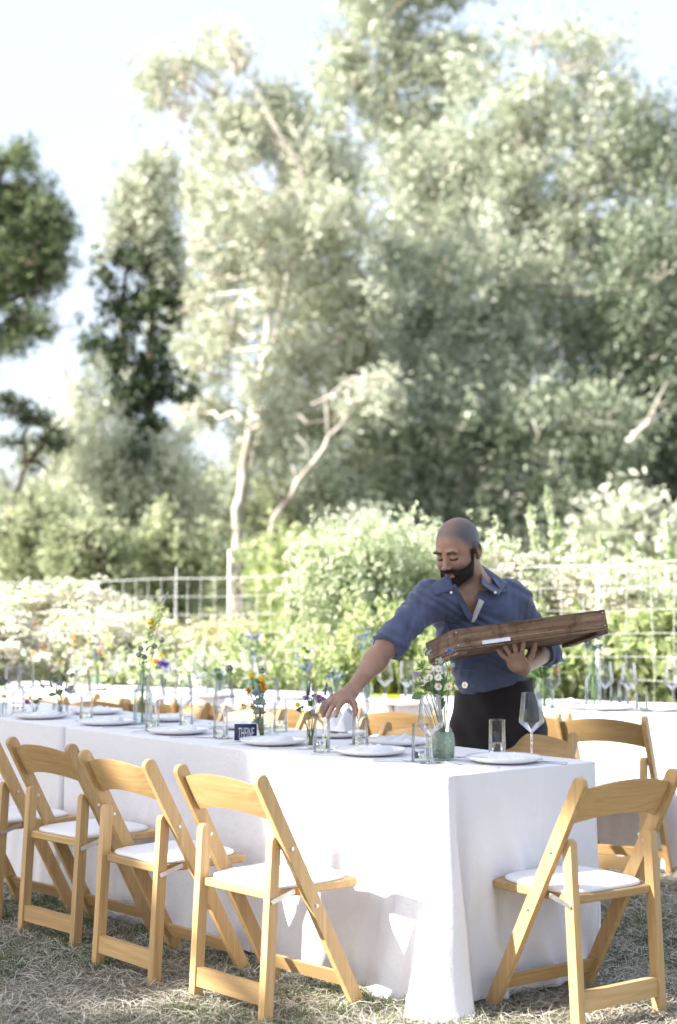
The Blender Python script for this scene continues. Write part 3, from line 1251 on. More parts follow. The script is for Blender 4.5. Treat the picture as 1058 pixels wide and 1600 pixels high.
def lathe_glass(name, prof_out, m, parent, th=0.002, seg=32, sx=1, sy=1):
    inn = [(max(0, r - th), z) for r, z in reversed(prof_out) if r > 0]
    z0 = prof_out[0][1]
    inn = [(r, max(z, z0 + th * 2)) for r, z in inn]
    mb = MB()
    if m.name.startswith('thin') or m.name.startswith('olive'):
        mb.lathe(prof_out, (0, 0, 0), seg, sx, sy)
    else:
        mb.lathe(prof_out + inn + [(0, z0 + th * 2)], (0, 0, 0), seg, sx, sy)
    o = mb.build(name, m, parent)
    autosmooth(o, 50)
    return o


def bez(a, b, c, k=8):
    a, b, c = Vector(a), Vector(b), Vector(c)
    return [a * (1 - t) ** 2 + b * 2 * t * (1 - t) + c * t * t for t in [i / k for i in range(k + 1)]]


class Bouquet:
    def __init__(s, base, lab, g=None):
        s.base = Vector(base)
        s.root = empty('bouquet', s.base)
        tag(s.root, lab, 'flowers', g or 'flower bunches in vases')

    def loc(s, px, py, dy=0.0):
        return P(px, py, s.base.y + dy) - s.base

    def stem(s, q, r=0.0012, m='stem', bow=0.02, foot=None):
        f = Vector(foot) if foot is not None else Vector((random.uniform(-.008, .008), random.uniform(-.008, .008), 0.008))
        mid = (f + q) * .5 + Vector((random.uniform(-bow, bow), random.uniform(-bow, bow), 0.0))
        mid.x = f.x * .75 + q.x * .25
        mid.y = f.y * .75 + q.y * .25
        mb = MB()
        mb.tube(bez(f, mid, q), [r * 1.2] * 4 + [r] * 5, 6)
        return mb.build('stem', M[m], s.root)

    def ball(s, px, py, r, m, name, dy=0.0, m_stem='stem', st=True, sc=(1, 1, 1)):
        q = s.loc(px, py, dy)
        if st:
            s.stem(q, m=m_stem)
        mb = MB()
        mb.ball(q, r, 16, 10, sc)
        for i in range(90):
            v = Vector(np.random.default_rng(i).normal(size=3)).normalized()
            mb.ball(q + Vector((v.x * sc[0], v.y * sc[1], v.z * sc[2])) * r, r * .13, 5, 4)
        return mb.build(name, M[m], s.root)

    def daisy(s, px, py, r, aim=(0, -1, 0.25), dy=0.0, petals=13, mp='petal_white', mc='yellow', st=True):
        q = s.loc(px, py, dy)
        if st:
            s.stem(q, 0.001)
        nrm = (Vector(aim) + Vector((random.uniform(-.4, .4), random.uniform(-.2, .2), random.uniform(-.3, .4)))).normalized()
        a = nrm.orthogonal().normalized()
        b_ = nrm.cross(a)
        mb = MB()
        for k in range(petals):
            th = 2 * PI * k / petals + random.uniform(-.1, .1)
            d = a * math.cos(th) + b_ * math.sin(th)
            mb.leaf(q + d * r * .2, d + nrm * random.uniform(0, .2), nrm, r * .8 * random.uniform(.9, 1.08), r * .42, 0.1, 3)
        o = mb.build('daisy', M[mp], s.root)
        mb = MB()
        mb.ball(q + nrm * .001, r * .3, 10, 6)
        mb.build('flower_centre', M[mc], o)

    def bloom(s, px, py, r, m, dy=0.0, n=16, st=True, name='blossom'):
        q = s.loc(px, py, dy)
        if st:
            s.stem(q)
        mb = MB()
        for k in range(n):
            d = Vector((random.gauss(0, 1), random.gauss(0, 1), random.gauss(.5, .8))).normalized()
            mb.leaf(q - d * r * .1, d, Vector((random.gauss(0, 1), random.gauss(0, 1), 1)), r * random.uniform(.8, 1.1), r * .75, 0.35, 4)
        mb.build(name, M[m], s.root)

    def leafy(s, px, py, L, W, m='leaf', k=1, d=(0, 0, 1), dy=0.0, spread=.5, st=True):
        q = s.loc(px, py, dy)
        if st:
            s.stem(q)
        mb = MB()
        for i in range(k):
            dd = Vector(d) + Vector((random.uniform(-1, 1), random.uniform(-1, 1), random.uniform(-.6, .8))) * spread
            mb.leaf(q, dd, Vector((random.uniform(-.4, .4), -1, .3)), L * random.uniform(.8, 1.15), W, 0.2)
        mb.build('leaf', M[m], s.root)

    def spray(s, a, b_, n, L, W, m='leaf', r=0.0012):
        """a stem from pixel a to pixel b with leaves all along"""
        qa, qb = s.loc(*a), s.loc(*b_)
        mb = MB()
        mb.tube([qa, (qa + qb) / 2, qb], [r * 1.3, r, r * .6], 6)
        st = mb.build('stem', M['stem'], s.root)
        mb = MB()
        ax = (qb - qa).normalized()
        for i in range(n):
            t = i / n
            th = i * 2.4
            sd = Vector((math.cos(th), math.sin(th), 0))
            mb.leaf(qa.lerp(qb, t), ax * .7 + sd, ax, L * (1 - .5 * t) * random.uniform(.8, 1.2), W, .3)
        mb.build('leaves', M[m], st)

    def spike(s, px, py, px2, py2, r=0.004, m='lavender'):
        qa, qb = s.loc(px, py), s.loc(px2, py2)
        s.stem(qa)
        mb = MB()
        for i in range(26):
            t = i / 25
            c = qa.lerp(qb, t)
            th = i * 2.4
            mb.ball(c + Vector((math.cos(th), math.sin(th), 0)) * r * .7 * (1 - .5 * t), r * (.75 - .3 * t), 6, 5)
        mb.build('flower_spike', M[m], s.root)


M['thin_green'] = thin_glass_mat('thin pale green glass', (0.93, 0.97, 0.94), 0.6)
m, n, b = mat('cloudy vase water')
c = coords(n)
t = N(n, 'ShaderNodeTexVoronoi', Scale=95)
n.links.new(c, t.inputs['Vector'])
n.links.new(ramp(n, t.outputs['Distance'], [(0.1, (.80, .86, .80)), (.5, (.55, .66, .55))]), b.inputs['Base Color'])
b.inputs['Transmission Weight'].default_value = .55
b.inputs['Roughness'].default_value = .25
b.inputs['IOR'].default_value = 1.33
bump(n, b, t.outputs['Distance'], .6, .004)
M['cloudy'] = m
VG = 'glass vases on the near tables'


def vase_empty(px, py, lab, g=VG):
    p = PZ(px, py, ZTAB)
    return tag(empty('vase', (p.x, p.y, ZTAB)), lab, 'vase', g), Vector((p.x, p.y, ZTAB))


M['goldenrod'] = leaf_mat('pale goldenrod', [(0, (.35, .42, .10)), (1, (.62, .62, .22))], .3)
# 1 daisies in the square shouldered flask
vz, vp = vase_empty(693, 1187, 'pale green flask vase holding the daisies')
s4 = 1.0
prof = [(0, 0.001), (0.036, 0.001), (0.040, 0.005), (0.041, 0.06), (0.038, 0.085), (0.029, 0.105), (0.0165, 0.122), (0.0135, 0.135), (0.0135, 0.165), (0.016, 0.170)]
lathe_glass('glass_wall', prof, M['thin_green'], vz, .0022, 36)
mb = MB()
mb.lathe([(0, .006), (.0372, .007), (.0382, .06), (.0352, .084), (.030, .095), (0, .095)], seg=32)
mb.build('water_fill', M['cloudy'], vz)
B = Bouquet(vp, 'bunch of white daisies and grey pods in the pale green flask')
sc4 = 7.557
for (a, c_) in [(490, 340), (555, 340), (400, 335), (490, 440), (550, 415), (385, 440), (345, 465), (278, 470), (490, 550), (618, 548), (300, 505), (420, 370)]:
    B.daisy(620 + a / sc4, 1000 + c_ / sc4, 0.0145, dy=random.uniform(-.03, .02))
q = B.loc(726, 1070.5, -.02)
mb = MB()
mb.tube(bez(B.loc(706, 1095), B.loc(709, 1074), q), .0009, 6)
mb.build('stem', M['stem'], B.root)
B.daisy(726.2, 1070.5, .0125, dy=-.022, st=False)
B.ball(668, 1018, .0145, 'pod', 'seed_pod', m_stem='stem')
B.ball(687, 1034, .0150, 'pod', 'seed_pod')
B.bloom(703, 1017, .016, 'petal_blue', n=10)
B.bloom(703, 1046, .012, 'petal_orange', n=10)
B.bloom(651, 1052, .016, 'petal_lilac', n=12)
B.bloom(641, 1059, .011, 'leaf_blue', n=12)
B.bloom(633, 1058, .007, 'leaf', n=12)
B.bloom(705, 1056, .008, 'petal_white', n=10)
B.leafy(664, 1084, .05, .028, 'leaf', 2, (-.75, 0, -.35), spread=.25)
B.leafy(672, 1080, .05, .02, 'leaf', 4, (-.2, 0, .6))
B.leafy(690, 1075, .05, .014, 'leaf', 5, (.2, 0, .8))
B.leafy(700, 1045, .035, .006, 'leaf_blue', 7, (.3, 0, .5), spread=.8)
B.leafy(660, 1045, .035, .006, 'leaf', 9, (-.2, 0, .5), spread=.9)
B.leafy(680, 1060, .04, .008, 'leaf', 14, (0, 0, .5), spread=1.0)
B.leafy(665, 1068, .04, .008, 'leaf', 10, (0, 0, .3), spread=1.0)
B.leafy(684, 1092, .05, .012, 'leaf', 16, (0, 0, .9), spread=.6)
B.leafy(688, 1112, .05, .010, 'leaf', 14, (0, 0, 1), spread=.4)
B.leafy(676, 1078, .04, .016, 'leaf', 10, (-.2, 0, .6), spread=.8)

# 2 billy buttons in the square jar
vz, vp = vase_empty(409, 1156, 'short square jar beside the striped table card')
prof = [(0, 0.001), (0.038, 0.001), (0.041, 0.005), (0.041, 0.070), (0.038, 0.075)]
o = lathe_glass('glass_wall', prof, M['thin_green'], vz, .0025, 4)
o.rotation_euler.z = R(20)
B = Bouquet(vp, 'bunch of yellow billy buttons and twigs in the short square jar')
B.ball(393.5, 1055, .0115, 'yellow', 'billy_button')
B.ball(409, 1060, .0130, 'yellow', 'billy_button', -.02)
B.ball(409, 1047.5, .0125, 'pod', 'seed_pod', .02)
B.ball(358, 1045, .0150, 'pod', 'seed_pod', -.01)
B.bloom(388, 1078, .018, 'petal_orange')
B.bloom(412, 1075, .022, 'petal_orange')
B.bloom(411, 1070, .018, 'petal_orange')
for (a, c_) in ((386, 1082), (395, 1074), (392, 1085), (415, 1085), (404, 1060)):
    B.stem(B.loc(a, c_), .0018, 'stem_brown')
B.leafy(404, 1085, .03, .014, 'leaf_blue', 24, (0, 0, .6), spread=1.0)
B.leafy(406, 1100, .03, .014, 'leaf_blue', 24, (0, 0, .6), spread=1.0)
B.leafy(405, 1115, .03, .012, 'leaf_blue', 24, (0, 0, .6), spread=1.0)
B.leafy(404, 1130, .03, .010, 'leaf_blue', 20, (0, 0, .6), spread=1.0)
B.leafy(404, 1068, .025, .008, 'leaf', 10, (0, 0, .8), spread=.6)
B.spray((400, 1105), (374, 1101), 9, .02, .006)

# 3 the bud vase with the purple flower
vz, vp = vase_empty(485, 1168, 'slim clear bud vase holding the purple flower')
prof = [(0, 0.001), (0.013, 0.001), (0.0145, 0.004), (0.0135, 0.045), (0.0125, 0.085), (0.0135, 0.092)]
lathe_glass('glass_wall', prof, M['thin'], vz, .0018, 24)
B = Bouquet(vp, 'bunch with a purple flower and dark lavender in the slim bud vase')
B.bloom(490, 1088, .016, 'petal_purple', n=9)
B.bloom(498, 1090, .020, 'petal_purple', n=14, dy=-.01)
B.bloom(477, 1090, .015, 'petal_lilac')
B.bloom(506, 1093, .020, 'petal_lilac')
B.ball(465, 1101, .0095, 'yellow', 'billy_button')
B.bloom(468, 1110, .016, 'stem', n=16)
B.bloom(472, 1105, .010, 'petal_blue', n=14)
B.spike(482, 1085, 485, 1065)
B.spike(480, 1092, 481, 1072)
B.spike(508, 1085, 511, 1066)
B.spike(505, 1080, 513, 1070, .003)
B.leafy(486, 1105, .03, .006, 'leaf', 22, (0, 0, 1), spread=.7)
B.leafy(487, 1120, .03, .006, 'leaf', 22, (0, 0, 1), spread=.5)
B.leafy(499, 1100, .03, .008, 'leaf_blue', 14, (0, 0, 1), spread=.8)

# 4 the tall clear bottle
vz, vp = vase_empty(223, 1131, 'tall pale blue glass bottle, the tallest on the near table')
prof = [(0, 0.001), (0.040, 0.001), (0.043, 0.004), (0.043, 0.135), (0.038, 0.150), (0.022, 0.172), (0.016, 0.19), (0.0145, 0.225), (0.0175, 0.232)]
o = lathe_glass('glass_wall', prof, M['thin_aqua'], vz, .002, 10)
B = Bouquet(vp, 'tall spray of goldenrod and grey pods in the pale blue bottle')
B.spray((222, 1045), (238, 965), 30, .07, .011, 'leaf')
B.spray((236, 1000), (253, 942), 44, .06, .006, 'goldenrod')
B.spray((236, 990), (245, 948), 40, .055, .006, 'goldenrod')
B.spray((238, 985), (260, 950), 30, .05, .006, 'goldenrod')
B.spray((224, 1110), (224, 1040), 8, .03, .005, 'leaf_blue', .0022)
B.spray((218, 1110), (229, 1030), 8, .03, .005, 'leaf_blue', .0022)
B.spike(255, 945, 263, 925, .0045, 'leaf_blue')
B.ball(235, 971, .013, 'yellow', 'billy_button', st=False)
B.ball(238, 979, .009, 'yellow', 'billy_button', st=False)
for (a, c_) in ((220, 1014), (217, 1023), (226, 1027), (241, 1010), (253, 1000)):
    B.ball(a, c_, .0125, 'pod', 'seed_pod')

# 5 small jar with leafy flowers, 6 and 7 the smallest jars
vz, vp = vase_empty(94, 1119, 'small clear jar holding dark leafy sprigs')
lathe_glass('glass_wall', [(0, 0.001), (0.036, 0.001), (0.039, 0.004), (0.039, 0.052), (0.034, 0.060)], M['thin'], vz, .002, 24)
B = Bouquet(vp, 'dark leafy sprigs with a lilac flower in the small clear jar')
B.bloom(92, 1068, .017, 'petal_lilac')
B.leafy(106, 1083, .045, .022, 'leaf_blue', 6, (.4, 0, .3), spread=.5)
B.leafy(88, 1085, .045, .024, 'leaf', 1, (-.9, 0, .05), spread=.1)
for a, c_ in ((80, 1050), (77, 1060), (97, 1058), (60, 1061), (88, 1070), (105, 1066)):
    B.spike(a + (93 - a) * .25, c_ + 14, a, c_, .005, 'leaf_blue')
B.ball(104, 1056, .011, 'pod', 'seed_pod')
B.ball(113, 1055, .012, 'pod', 'seed_pod')
B.leafy(94, 1088, .035, .012, 'leaf', 18, (0, 0, 1), spread=.5)
vz, vp = vase_empty(56, 1119, 'tiny clear jar holding drooping purple blossoms')
lathe_glass('glass_wall', [(0, 0.001), (0.014, 0.001), (0.016, 0.004), (0.013, 0.040), (0.014, 0.046)], M['thin'], vz, .0015, 20)
B = Bouquet(vp, 'drooping purple and yellow blossoms in the tiny clear jar')
B.bloom(44, 1098, .020, 'petal_purple', n=10)
B.bloom(48, 1090, .016, 'petal_orange', n=8)
B.bloom(63, 1092, .018, 'stem', n=14)
B.bloom(60, 1098, .014, 'petal_lilac', n=12)
B.leafy(56, 1100, .025, .010, 'leaf', 10, (0, 0, 1), spread=.8)
vz, vp = vase_empty(3, 1119, 'small clear jar cut off at the left edge')
lathe_glass('glass_wall', [(0, 0.001), (0.022, 0.001), (0.024, 0.004), (0.024, 0.060), (0.022, 0.066)], M['thin'], vz, .002, 20)
B = Bouquet(vp, 'purple blossom bending from the jar at the left edge')
B.bloom(4, 1061, .014, 'petal_purple', n=10)
B.bloom(9, 1063, .016, 'petal_violet', n=10)
B.bloom(15, 1066, .012, 'petal_lilac', n=10)
B.leafy(2, 1072, .04, .015, 'leaf', 10, (0, 0, 1), spread=.8)

# ------------------------------------------------------------------ the far row's tableware
PG2 = 'plates on the far table row'
k = 0
farplates = [(630, 1101, 'behind the chair backs left of the daisies'), (596, 1096, 'beside the green bottles'), (455, 1092, 'behind the purple flower vase'), (335, 1089, 'behind the billy buttons'),
             (300, 1083, 'right of the footed glass of purple flowers'), (200, 1079, 'behind the tall pale blue bottle'), (140, 1078, 'on the far row near the left'), (905, 1107, 'just right of the apron'), (948, 1109, 'before the tall patterned bottle'), (1030, 1110, 'of the far row at the right edge'), (880, 1102, 'left of the tall patterned bottle'), (50, 1072, 'of the far row at the left edge')]
for (x, y, l) in farplates:
    plate(x, y, l, PG2, k % 2 == 0, 0.13, .3, 30 + k)
    k += 1
WG2 = 'wine glasses on the far table row'
for (x, y, l) in [(863, 1106, 'far wine glass just right of the black apron'), (946, 1104, 'far wine glass right of the tall patterned bottle'), (983, 1106, 'far wine glass second to the right of the patterned bottle'), (1051, 1106, 'far wine glass at the right edge'),
                  (602, 1100, 'far wine glass left of the green bottle'), (636, 1102, 'far wine glass right of the green bottle'), (405, 1088, 'far wine glass above the billy buttons'), (312, 1086, 'far wine glass right of the footed glass of flowers'), (175, 1078, 'far wine glass left of the pale blue bottle'), (120, 1075, 'far wine glass behind the leafy jar')]:
    wine_glass(x, y, l, WG2, thin=True)
TG2 = 'tumblers on the far table row'
for (x, y, l) in [(962, 1101, 'far tumbler between two wine glasses, right of the patterned bottle'), (974, 1104, 'far tumbler standing closest to the second far wine glass'), (1003, 1112, 'far tumbler at the front edge of the cloth at the right'), (640, 1095, 'far tumbler behind the green bottle'), (330, 1088, 'far tumbler above the billy button twigs')]:
    tumbler(x, y, l, TG2, thin=True)
BG = 'olive green bottles on the far row'
for (x, y, l) in [(615, 1098, 'olive green bottle standing clear under the forearm'), (588, 1092, 'olive green bottle half hidden behind the forearm')]:
    p = PZ(x, y, ZTAB)
    root = tag(empty('green_bottle', (p.x, p.y, ZTAB)), l, 'bottle', BG)
    lathe_glass('glass_wall', [(0, .001), (.034, .001), (.037, .004), (.037, .085), (.030, .12), (.014, .155), (.0115, .20), (.014, .204), (.014, .212), (.0115, .214)], M['green_glass'], root, .003, 24)
VG2 = 'vases on the far table row'


def far_vase(px, py, r, h, lab, neck=.4, m='thin_aqua'):
    p = PZ(px, py, ZTAB)
    root = tag(empty('vase', (p.x, p.y, ZTAB)), lab, 'vase', VG2)
    lathe_glass('glass_wall', [(0, .001), (r * .95, .001), (r, .005), (r, h * .6), (r * neck, h * .8), (r * neck, h * .98), (r * neck * 1.1, h)], M[m], root, .002, 20)
    return Vector((p.x, p.y, ZTAB))


vp = far_vase(927, 1108, .042, .24, 'tall patterned bottle on the far row, right of the man')
B = Bouquet(vp, 'blue sea holly in the tall patterned bottle')
B.spray((927, 1090), (928, 1000), 10, .04, .01, 'leaf_blue', .003)
for a, c_ in ((921, 992), (932, 994), (927, 1012), (915, 1003), (937, 1010), (926, 985)):
    B.bloom(a, c_, .028, 'leaf_blue', n=24)
B.bloom(924, 995, .02, 'petal_blue', n=20)
vp = far_vase(851, 1106, .05, .15, 'round jar on the far row beside the apron', .8)
B = Bouquet(vp, 'mixed bouquet with white, blue and purple flowers on the far row')
for i in range(26):
    a, c_ = random.gauss(850, 13), random.gauss(1030, 14)
    B.bloom(a, c_, .02, random.choice(['petal_white', 'petal_white', 'leaf_blue', 'petal_blue', 'leaf', 'petal_lilac']), n=12, dy=random.uniform(-.05, .05))
B.bloom(861, 1031, .022, 'petal_purple')
B.bloom(870, 1050, .02, 'petal_orange')
B.leafy(847, 1060, .09, .015, 'leaf', 40, (0, 0, .8), spread=.8)
p = PZ(262, 1084)
root = tag(empty('footed_glass', (p.x, p.y, ZTAB)), 'footed glass of purple flowers on the far row, right of the pale blue bottle', 'vase', VG2)
mb = MB()
mb.lathe([(0, 0), (.035, .001), (.006, .008), (.005, .10), (.02, .115), (.042, .15), (.046, .175)], seg=24)
mb.build('bowl', M['thin'], root)
B = Bouquet(Vector((p.x, p.y, ZTAB + .11)), 'violet and orange blossoms in the footed glass')
B.bloom(252, 1036, .03, 'petal_violet', n=26)
B.bloom(260, 1038, .025, 'petal_violet', n=26)
B.bloom(242, 1034, .022, 'petal_orange', n=22)
B.bloom(251, 1024, .018, 'yellow', n=14)
B.bloom(247, 1044, .022, 'leaf', n=16)
B.bloom(259, 1046, .022, 'petal_white', n=16)
k = 0
for (x, yb, yt, l, ms) in [(394, 1087, 985, 'tall slim vase behind the billy buttons', ('leaf_blue', 'petal_lilac', 'leaf_blue')), (479, 1091, 1015, 'slim vase on the far row above the purple flower', ('leaf_blue', 'leaf', 'petal_lilac')),
                           (575, 1094, 980, 'slim vase of blue thistles left of the sleeve', ('petal_blue', 'leaf_blue', 'leaf_blue')), (525, 1093, 1045, 'low vase on the far row left of the forearm', ('leaf_blue', 'petal_blue', 'leaf')),
                           (344, 1086, 1045, 'low vase on the far row left of the billy buttons', ('leaf_blue', 'leaf', 'leaf')), (152, 1079, 990, 'tall slim vase before the left fence post', ('petal_lilac', 'leaf_blue', 'petal_orange'))]:
    vp = far_vase(x, yb, .028, .13, l)
    B = Bouquet(vp, 'sprays of flowers in the ' + l)
    for i in range(16):
        t = random.random()
        a = x + random.gauss(0, 9) * (.4 + t) - (8 if 'thistle' in l else 0) * t
        B.bloom(a, yt + (yb - yt) * .42 * (1 - t) + random.gauss(0, 3), .018, random.choice(ms), n=12, dy=random.uniform(-.04, .04))
    B.leafy(x, yt + (yb - yt) * .5, .07, .010, 'leaf_blue', 26, (0, 0, 1), spread=.5)
    k += 1

# ------------------------------------------------------------------ foliage


def leaf_cloud(centers, size, aspect, r, droop=0.0, normal_up=0.0):
    """centers (N,3), size (N,) -> diamond leaves"""
    n_ = len(centers)
    a = r.normal(size=(n_, 3))
    a[:, 2] = a[:, 2] * (1 - min(droop, .8)) - droop * 1.6
    a /= np.linalg.norm(a, axis=1)[:, None]
    b_ = r.normal(size=(n_, 3))
    b_ = np.cross(a, b_)
    if normal_up:
        up = np.array([0, 0, 1.0])
        b2 = np.cross(a, up)
        b_ = b_ * (1 - normal_up) + b2 * normal_up
    b_ /= (np.linalg.norm(b_, axis=1)[:, None] + 1e-9)
    L = size[:, None]
    W = L * aspect
    v = np.stack([centers - a * L / 2, centers + b_ * W / 2 - a * L * .08, centers + a * L / 2, centers - b_ * W / 2 - a * L * .08], 1)
    return v.reshape(-1, 3)


def blob_points(blobs, n, r, clump, per, flat=0.75, shell=0.45, droop=0.0, tuft=0.0, tn=11):
    """blobs: (center, (rx,ry,rz)); gathers leaves in clumps spread through the blobs' volume"""
    vol = np.array([b[1][0] * b[1][2] * (b[2] if len(b) > 2 else 1) for b in blobs])
    cnt = np.maximum(2, (vol / vol.sum() * n / per)).astype(int)
    out = []
    for (b, c_) in zip(blobs, cnt):
        d = r.normal(size=(c_, 3))
        d /= np.linalg.norm(d, axis=1)[:, None]
        rad = shell + (1 - shell) * r.random(c_) ** .6
        rad *= 1 + .12 * r.normal(size=c_)
        cc = np.array(b[0]) + d * rad[:, None] * np.array(b[1])
        cs = clump * r.uniform(.5, 1.5, c_)
        k = np.maximum(3, (per * (cs / clump) ** 1.5)).astype(int)
        ci = np.repeat(np.arange(c_), k)
        g = r.normal(size=(len(ci), 3))
        g = g / np.linalg.norm(g, axis=1)[:, None] * (r.random(len(ci)) ** .45)[:, None] * cs[ci][:, None] * .85
        g[:, 2] *= flat
        if tuft:
            nt_ = max(1, len(ci) // tn)
            pick = r.integers(0, len(ci), nt_)
            tc = cc[ci[pick]] + g[pick]
            tc[:, 2] -= np.abs(r.normal(size=nt_)) * cs[ci[pick]] * droop
            tj = r.integers(0, nt_, len(ci))
            o_ = r.normal(size=(len(ci), 3)) * tuft
            o_[:, 2] *= 1 + 1.2 * droop
            out.append(tc[tj] + o_)
            continue
        if droop:
            g[:, 2] -= np.abs(r.normal(size=len(ci))) * cs[ci] * droop
        out.append(cc[ci] + g)
    return np.concatenate(out)


def foliage(name, blobs, n, m, parent, seed, clump=.5, per=60, size=(.12, .22), aspect=.35, droop=0.0, flat=.75, shell=.45, up=0.0, tuft=0.0):
    r = np.random.default_rng(seed)
    pts = blob_points(blobs, n, r, clump, per, flat, shell, droop, tuft)
    sz = r.uniform(size[0], size[1], len(pts))
    v = leaf_cloud(pts, sz, aspect, r, droop, up)
    f = np.arange(len(pts) * 4).reshape(-1, 4)
    o0 = np.array(parent.location) if parent is not None else np.zeros(3)
    return np_mesh(name, v - o0, f, m, parent, False)


def limb_pts(a, b, r, wob=.08, k=7, sag=0.0):
    a, b = np.array(a), np.array(b)
    L = np.linalg.norm(b - a)
    out = []
    off = np.zeros(3)
    for i in range(k + 1):
        t = i / k
        if 0 < i < k:
            off = off * .5 + r.normal(size=3) * L * wob * .6
        p = a + (b - a) * t + off * math.sin(PI * t)
        p[2] += sag * L * math.sin(PI * t)
        out.append(tuple(p))
    return out


def bp(px, py, Y, rx, ry, dens=1.0, depth=None):
    """a foliage mass seen round a pixel, at its own distance, as deep as it is wide"""
    c_ = P(px, py, Y)
    k = Y / F
    return (tuple(c_), (rx * k, (depth if depth else max(rx, ry) * k), ry * k), dens)


BARK_W = noise_mat('pale eucalyptus bark', [(0.35, (0.30, 0.25, 0.20)), (0.55, (0.62, 0.57, 0.50)), (0.8, (0.75, 0.72, 0.66))], 3, 0.8, 0.4, 0.02, vscale=(1, 1, .3))
BARK_D = noise_mat('dark tree bark', [(0.35, (0.05, 0.04, 0.03)), (0.65, (0.16, 0.12, 0.09))], 4, 0.9, 0.6, 0.03, vscale=(1, 1, .3))
L_EUC = leaf_mat('grey green eucalyptus leaves', [(0, (0.15, 0.19, 0.13)), (.4, (0.40, 0.45, 0.33)), (.75, (0.70, 0.73, 0.57)), (.97, (0.84, 0.83, 0.72)), (1, (0.52, 0.39, 0.28))], .3, .42, .6, patch=.55)
L_EUCP = leaf_mat('pale eucalyptus leaves', [(0, (0.34, 0.38, 0.28)), (.5, (0.56, 0.59, 0.45)), (.93, (0.78, 0.78, 0.64)), (1, (0.54, 0.42, 0.30))], .34, .42, .6, patch=.55)
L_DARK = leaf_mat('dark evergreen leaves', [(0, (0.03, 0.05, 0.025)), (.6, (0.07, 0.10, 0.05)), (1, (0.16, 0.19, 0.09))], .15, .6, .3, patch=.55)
L_PINE = leaf_mat('pine needles', [(0, (0.06, 0.09, 0.045)), (.6, (0.20, 0.26, 0.12)), (1, (0.42, 0.46, 0.25))], .25, .5, .4, patch=.55)
L_BUSH = leaf_mat('olive bush leaves', [(0, (0.20, 0.25, 0.13)), (.6, (0.44, 0.48, 0.29)), (1, (0.68, 0.68, 0.50))], .42, .55, .35, patch=.55)
L_GARD = leaf_mat('bright garden leaves', [(0, (0.24, 0.32, 0.12)), (.5, (0.48, 0.55, 0.26)), (1, (0.72, 0.74, 0.48))], .5, .5, .3)
L_SILV = leaf_mat('pale silvery leaves', [(0, (0.36, 0.44, 0.24)), (.5, (0.62, 0.68, 0.46)), (1, (0.80, 0.81, 0.68))], .48, .5, .3)
L_UMB = leaf_mat('cream flower heads', [(0, (0.66, 0.62, 0.46)), (.5, (0.80, 0.77, 0.66)), (1, (0.84, 0.83, 0.78))], .42, .6, .3)
L_DRY = leaf_mat('dry meadow stalks', [(0, (0.42, 0.42, 0.22)), (.5, (0.62, 0.60, 0.38)), (1, (0.78, 0.74, 0.55))], .35, .6, .3)


def tree(name, label, cat, base, blobs, n, leafm, bark, seed, trunk=None, rt=.25, group=None, **kw):
    base = Vector(base)
    root = empty(name, base)
    tag(root, label, cat, group)
    r = np.random.default_rng(seed)
    foliage('crown', blobs, n, leafm, root, seed, **kw)
    mb = MB()
    b0 = np.array(base)
    if trunk is None:
        top = np.mean([b[0] for b in blobs], axis=0)
        trunk = [[tuple(b0), tuple((b0 * .5 + top * .5) + np.array([.2, 0, 0])), tuple(top)]]
    joints = []
    for tr in trunk:
        pts = [np.array(p) for p in tr]
        rad = [rt * (1 - .75 * i / (len(pts) - 1)) for i in range(len(pts))] if len(tr) > 2 else [rt, rt * .4]
        # densify
        pp, rr = [], []
        for i in range(len(pts) - 1):
            for j in range(5):
                t = j / 5
                pp.append(pts[i] * (1 - t) + pts[i + 1] * t + (r.normal(size=3) * rt * .22 if (i or j) else 0))
                rr.append(rad[i] * (1 - t) + rad[i + 1] * t)
        pp.append(pts[-1])
        rr.append(rad[-1])
        mb.tube([p - b0 for p in pp], rr, 10)
        joints += list(zip(pp[2:], rr[2:]))
    for b in blobs:
        c_ = np.array(b[0])
        cand = [(np.linalg.norm(c_ - j[0]) + 3 * max(0, j[0][2] - c_[2]), j) for j in joints]
        cand.sort(key=lambda t: t[0])
        d, (jp, jr) = cand[0]
        rr0 = min(jr * .6, .05 + d * .018)
        lp = [np.array(p) - b0 for p in limb_pts(jp, c_, r, .05)]
        mb.tube(lp, [rr0 * (1 - .7 * i / 7) for i in range(8)], 7)
        for q in range(9):
            e = c_ + r.normal(size=3) * np.array(b[1]) * .6
            e[1] -= b[1][1] * r.uniform(.2, .95)
            lp2 = [np.array(p) - b0 for p in limb_pts(lp[5] + b0, e, r, .09, 5)]
            mb.tube(lp2, [max(rr0 * .42, .026) * (1 - .6 * i / 5) for i in range(6)], 5)
    mb.build('trunk', bark, root)
    return root


TGp = 'trees behind the garden'


def g0(px, Y):
    return ((px - 529) / F * Y, Y, 0)


def bl(Y, *items):
    return [bp(x, y, Y + (it[4] if len(it) > 4 else 0), rx, ry, it[5] if len(it) > 5 else 1) for it in items for (x, y, rx, ry) in [it[:4]]]


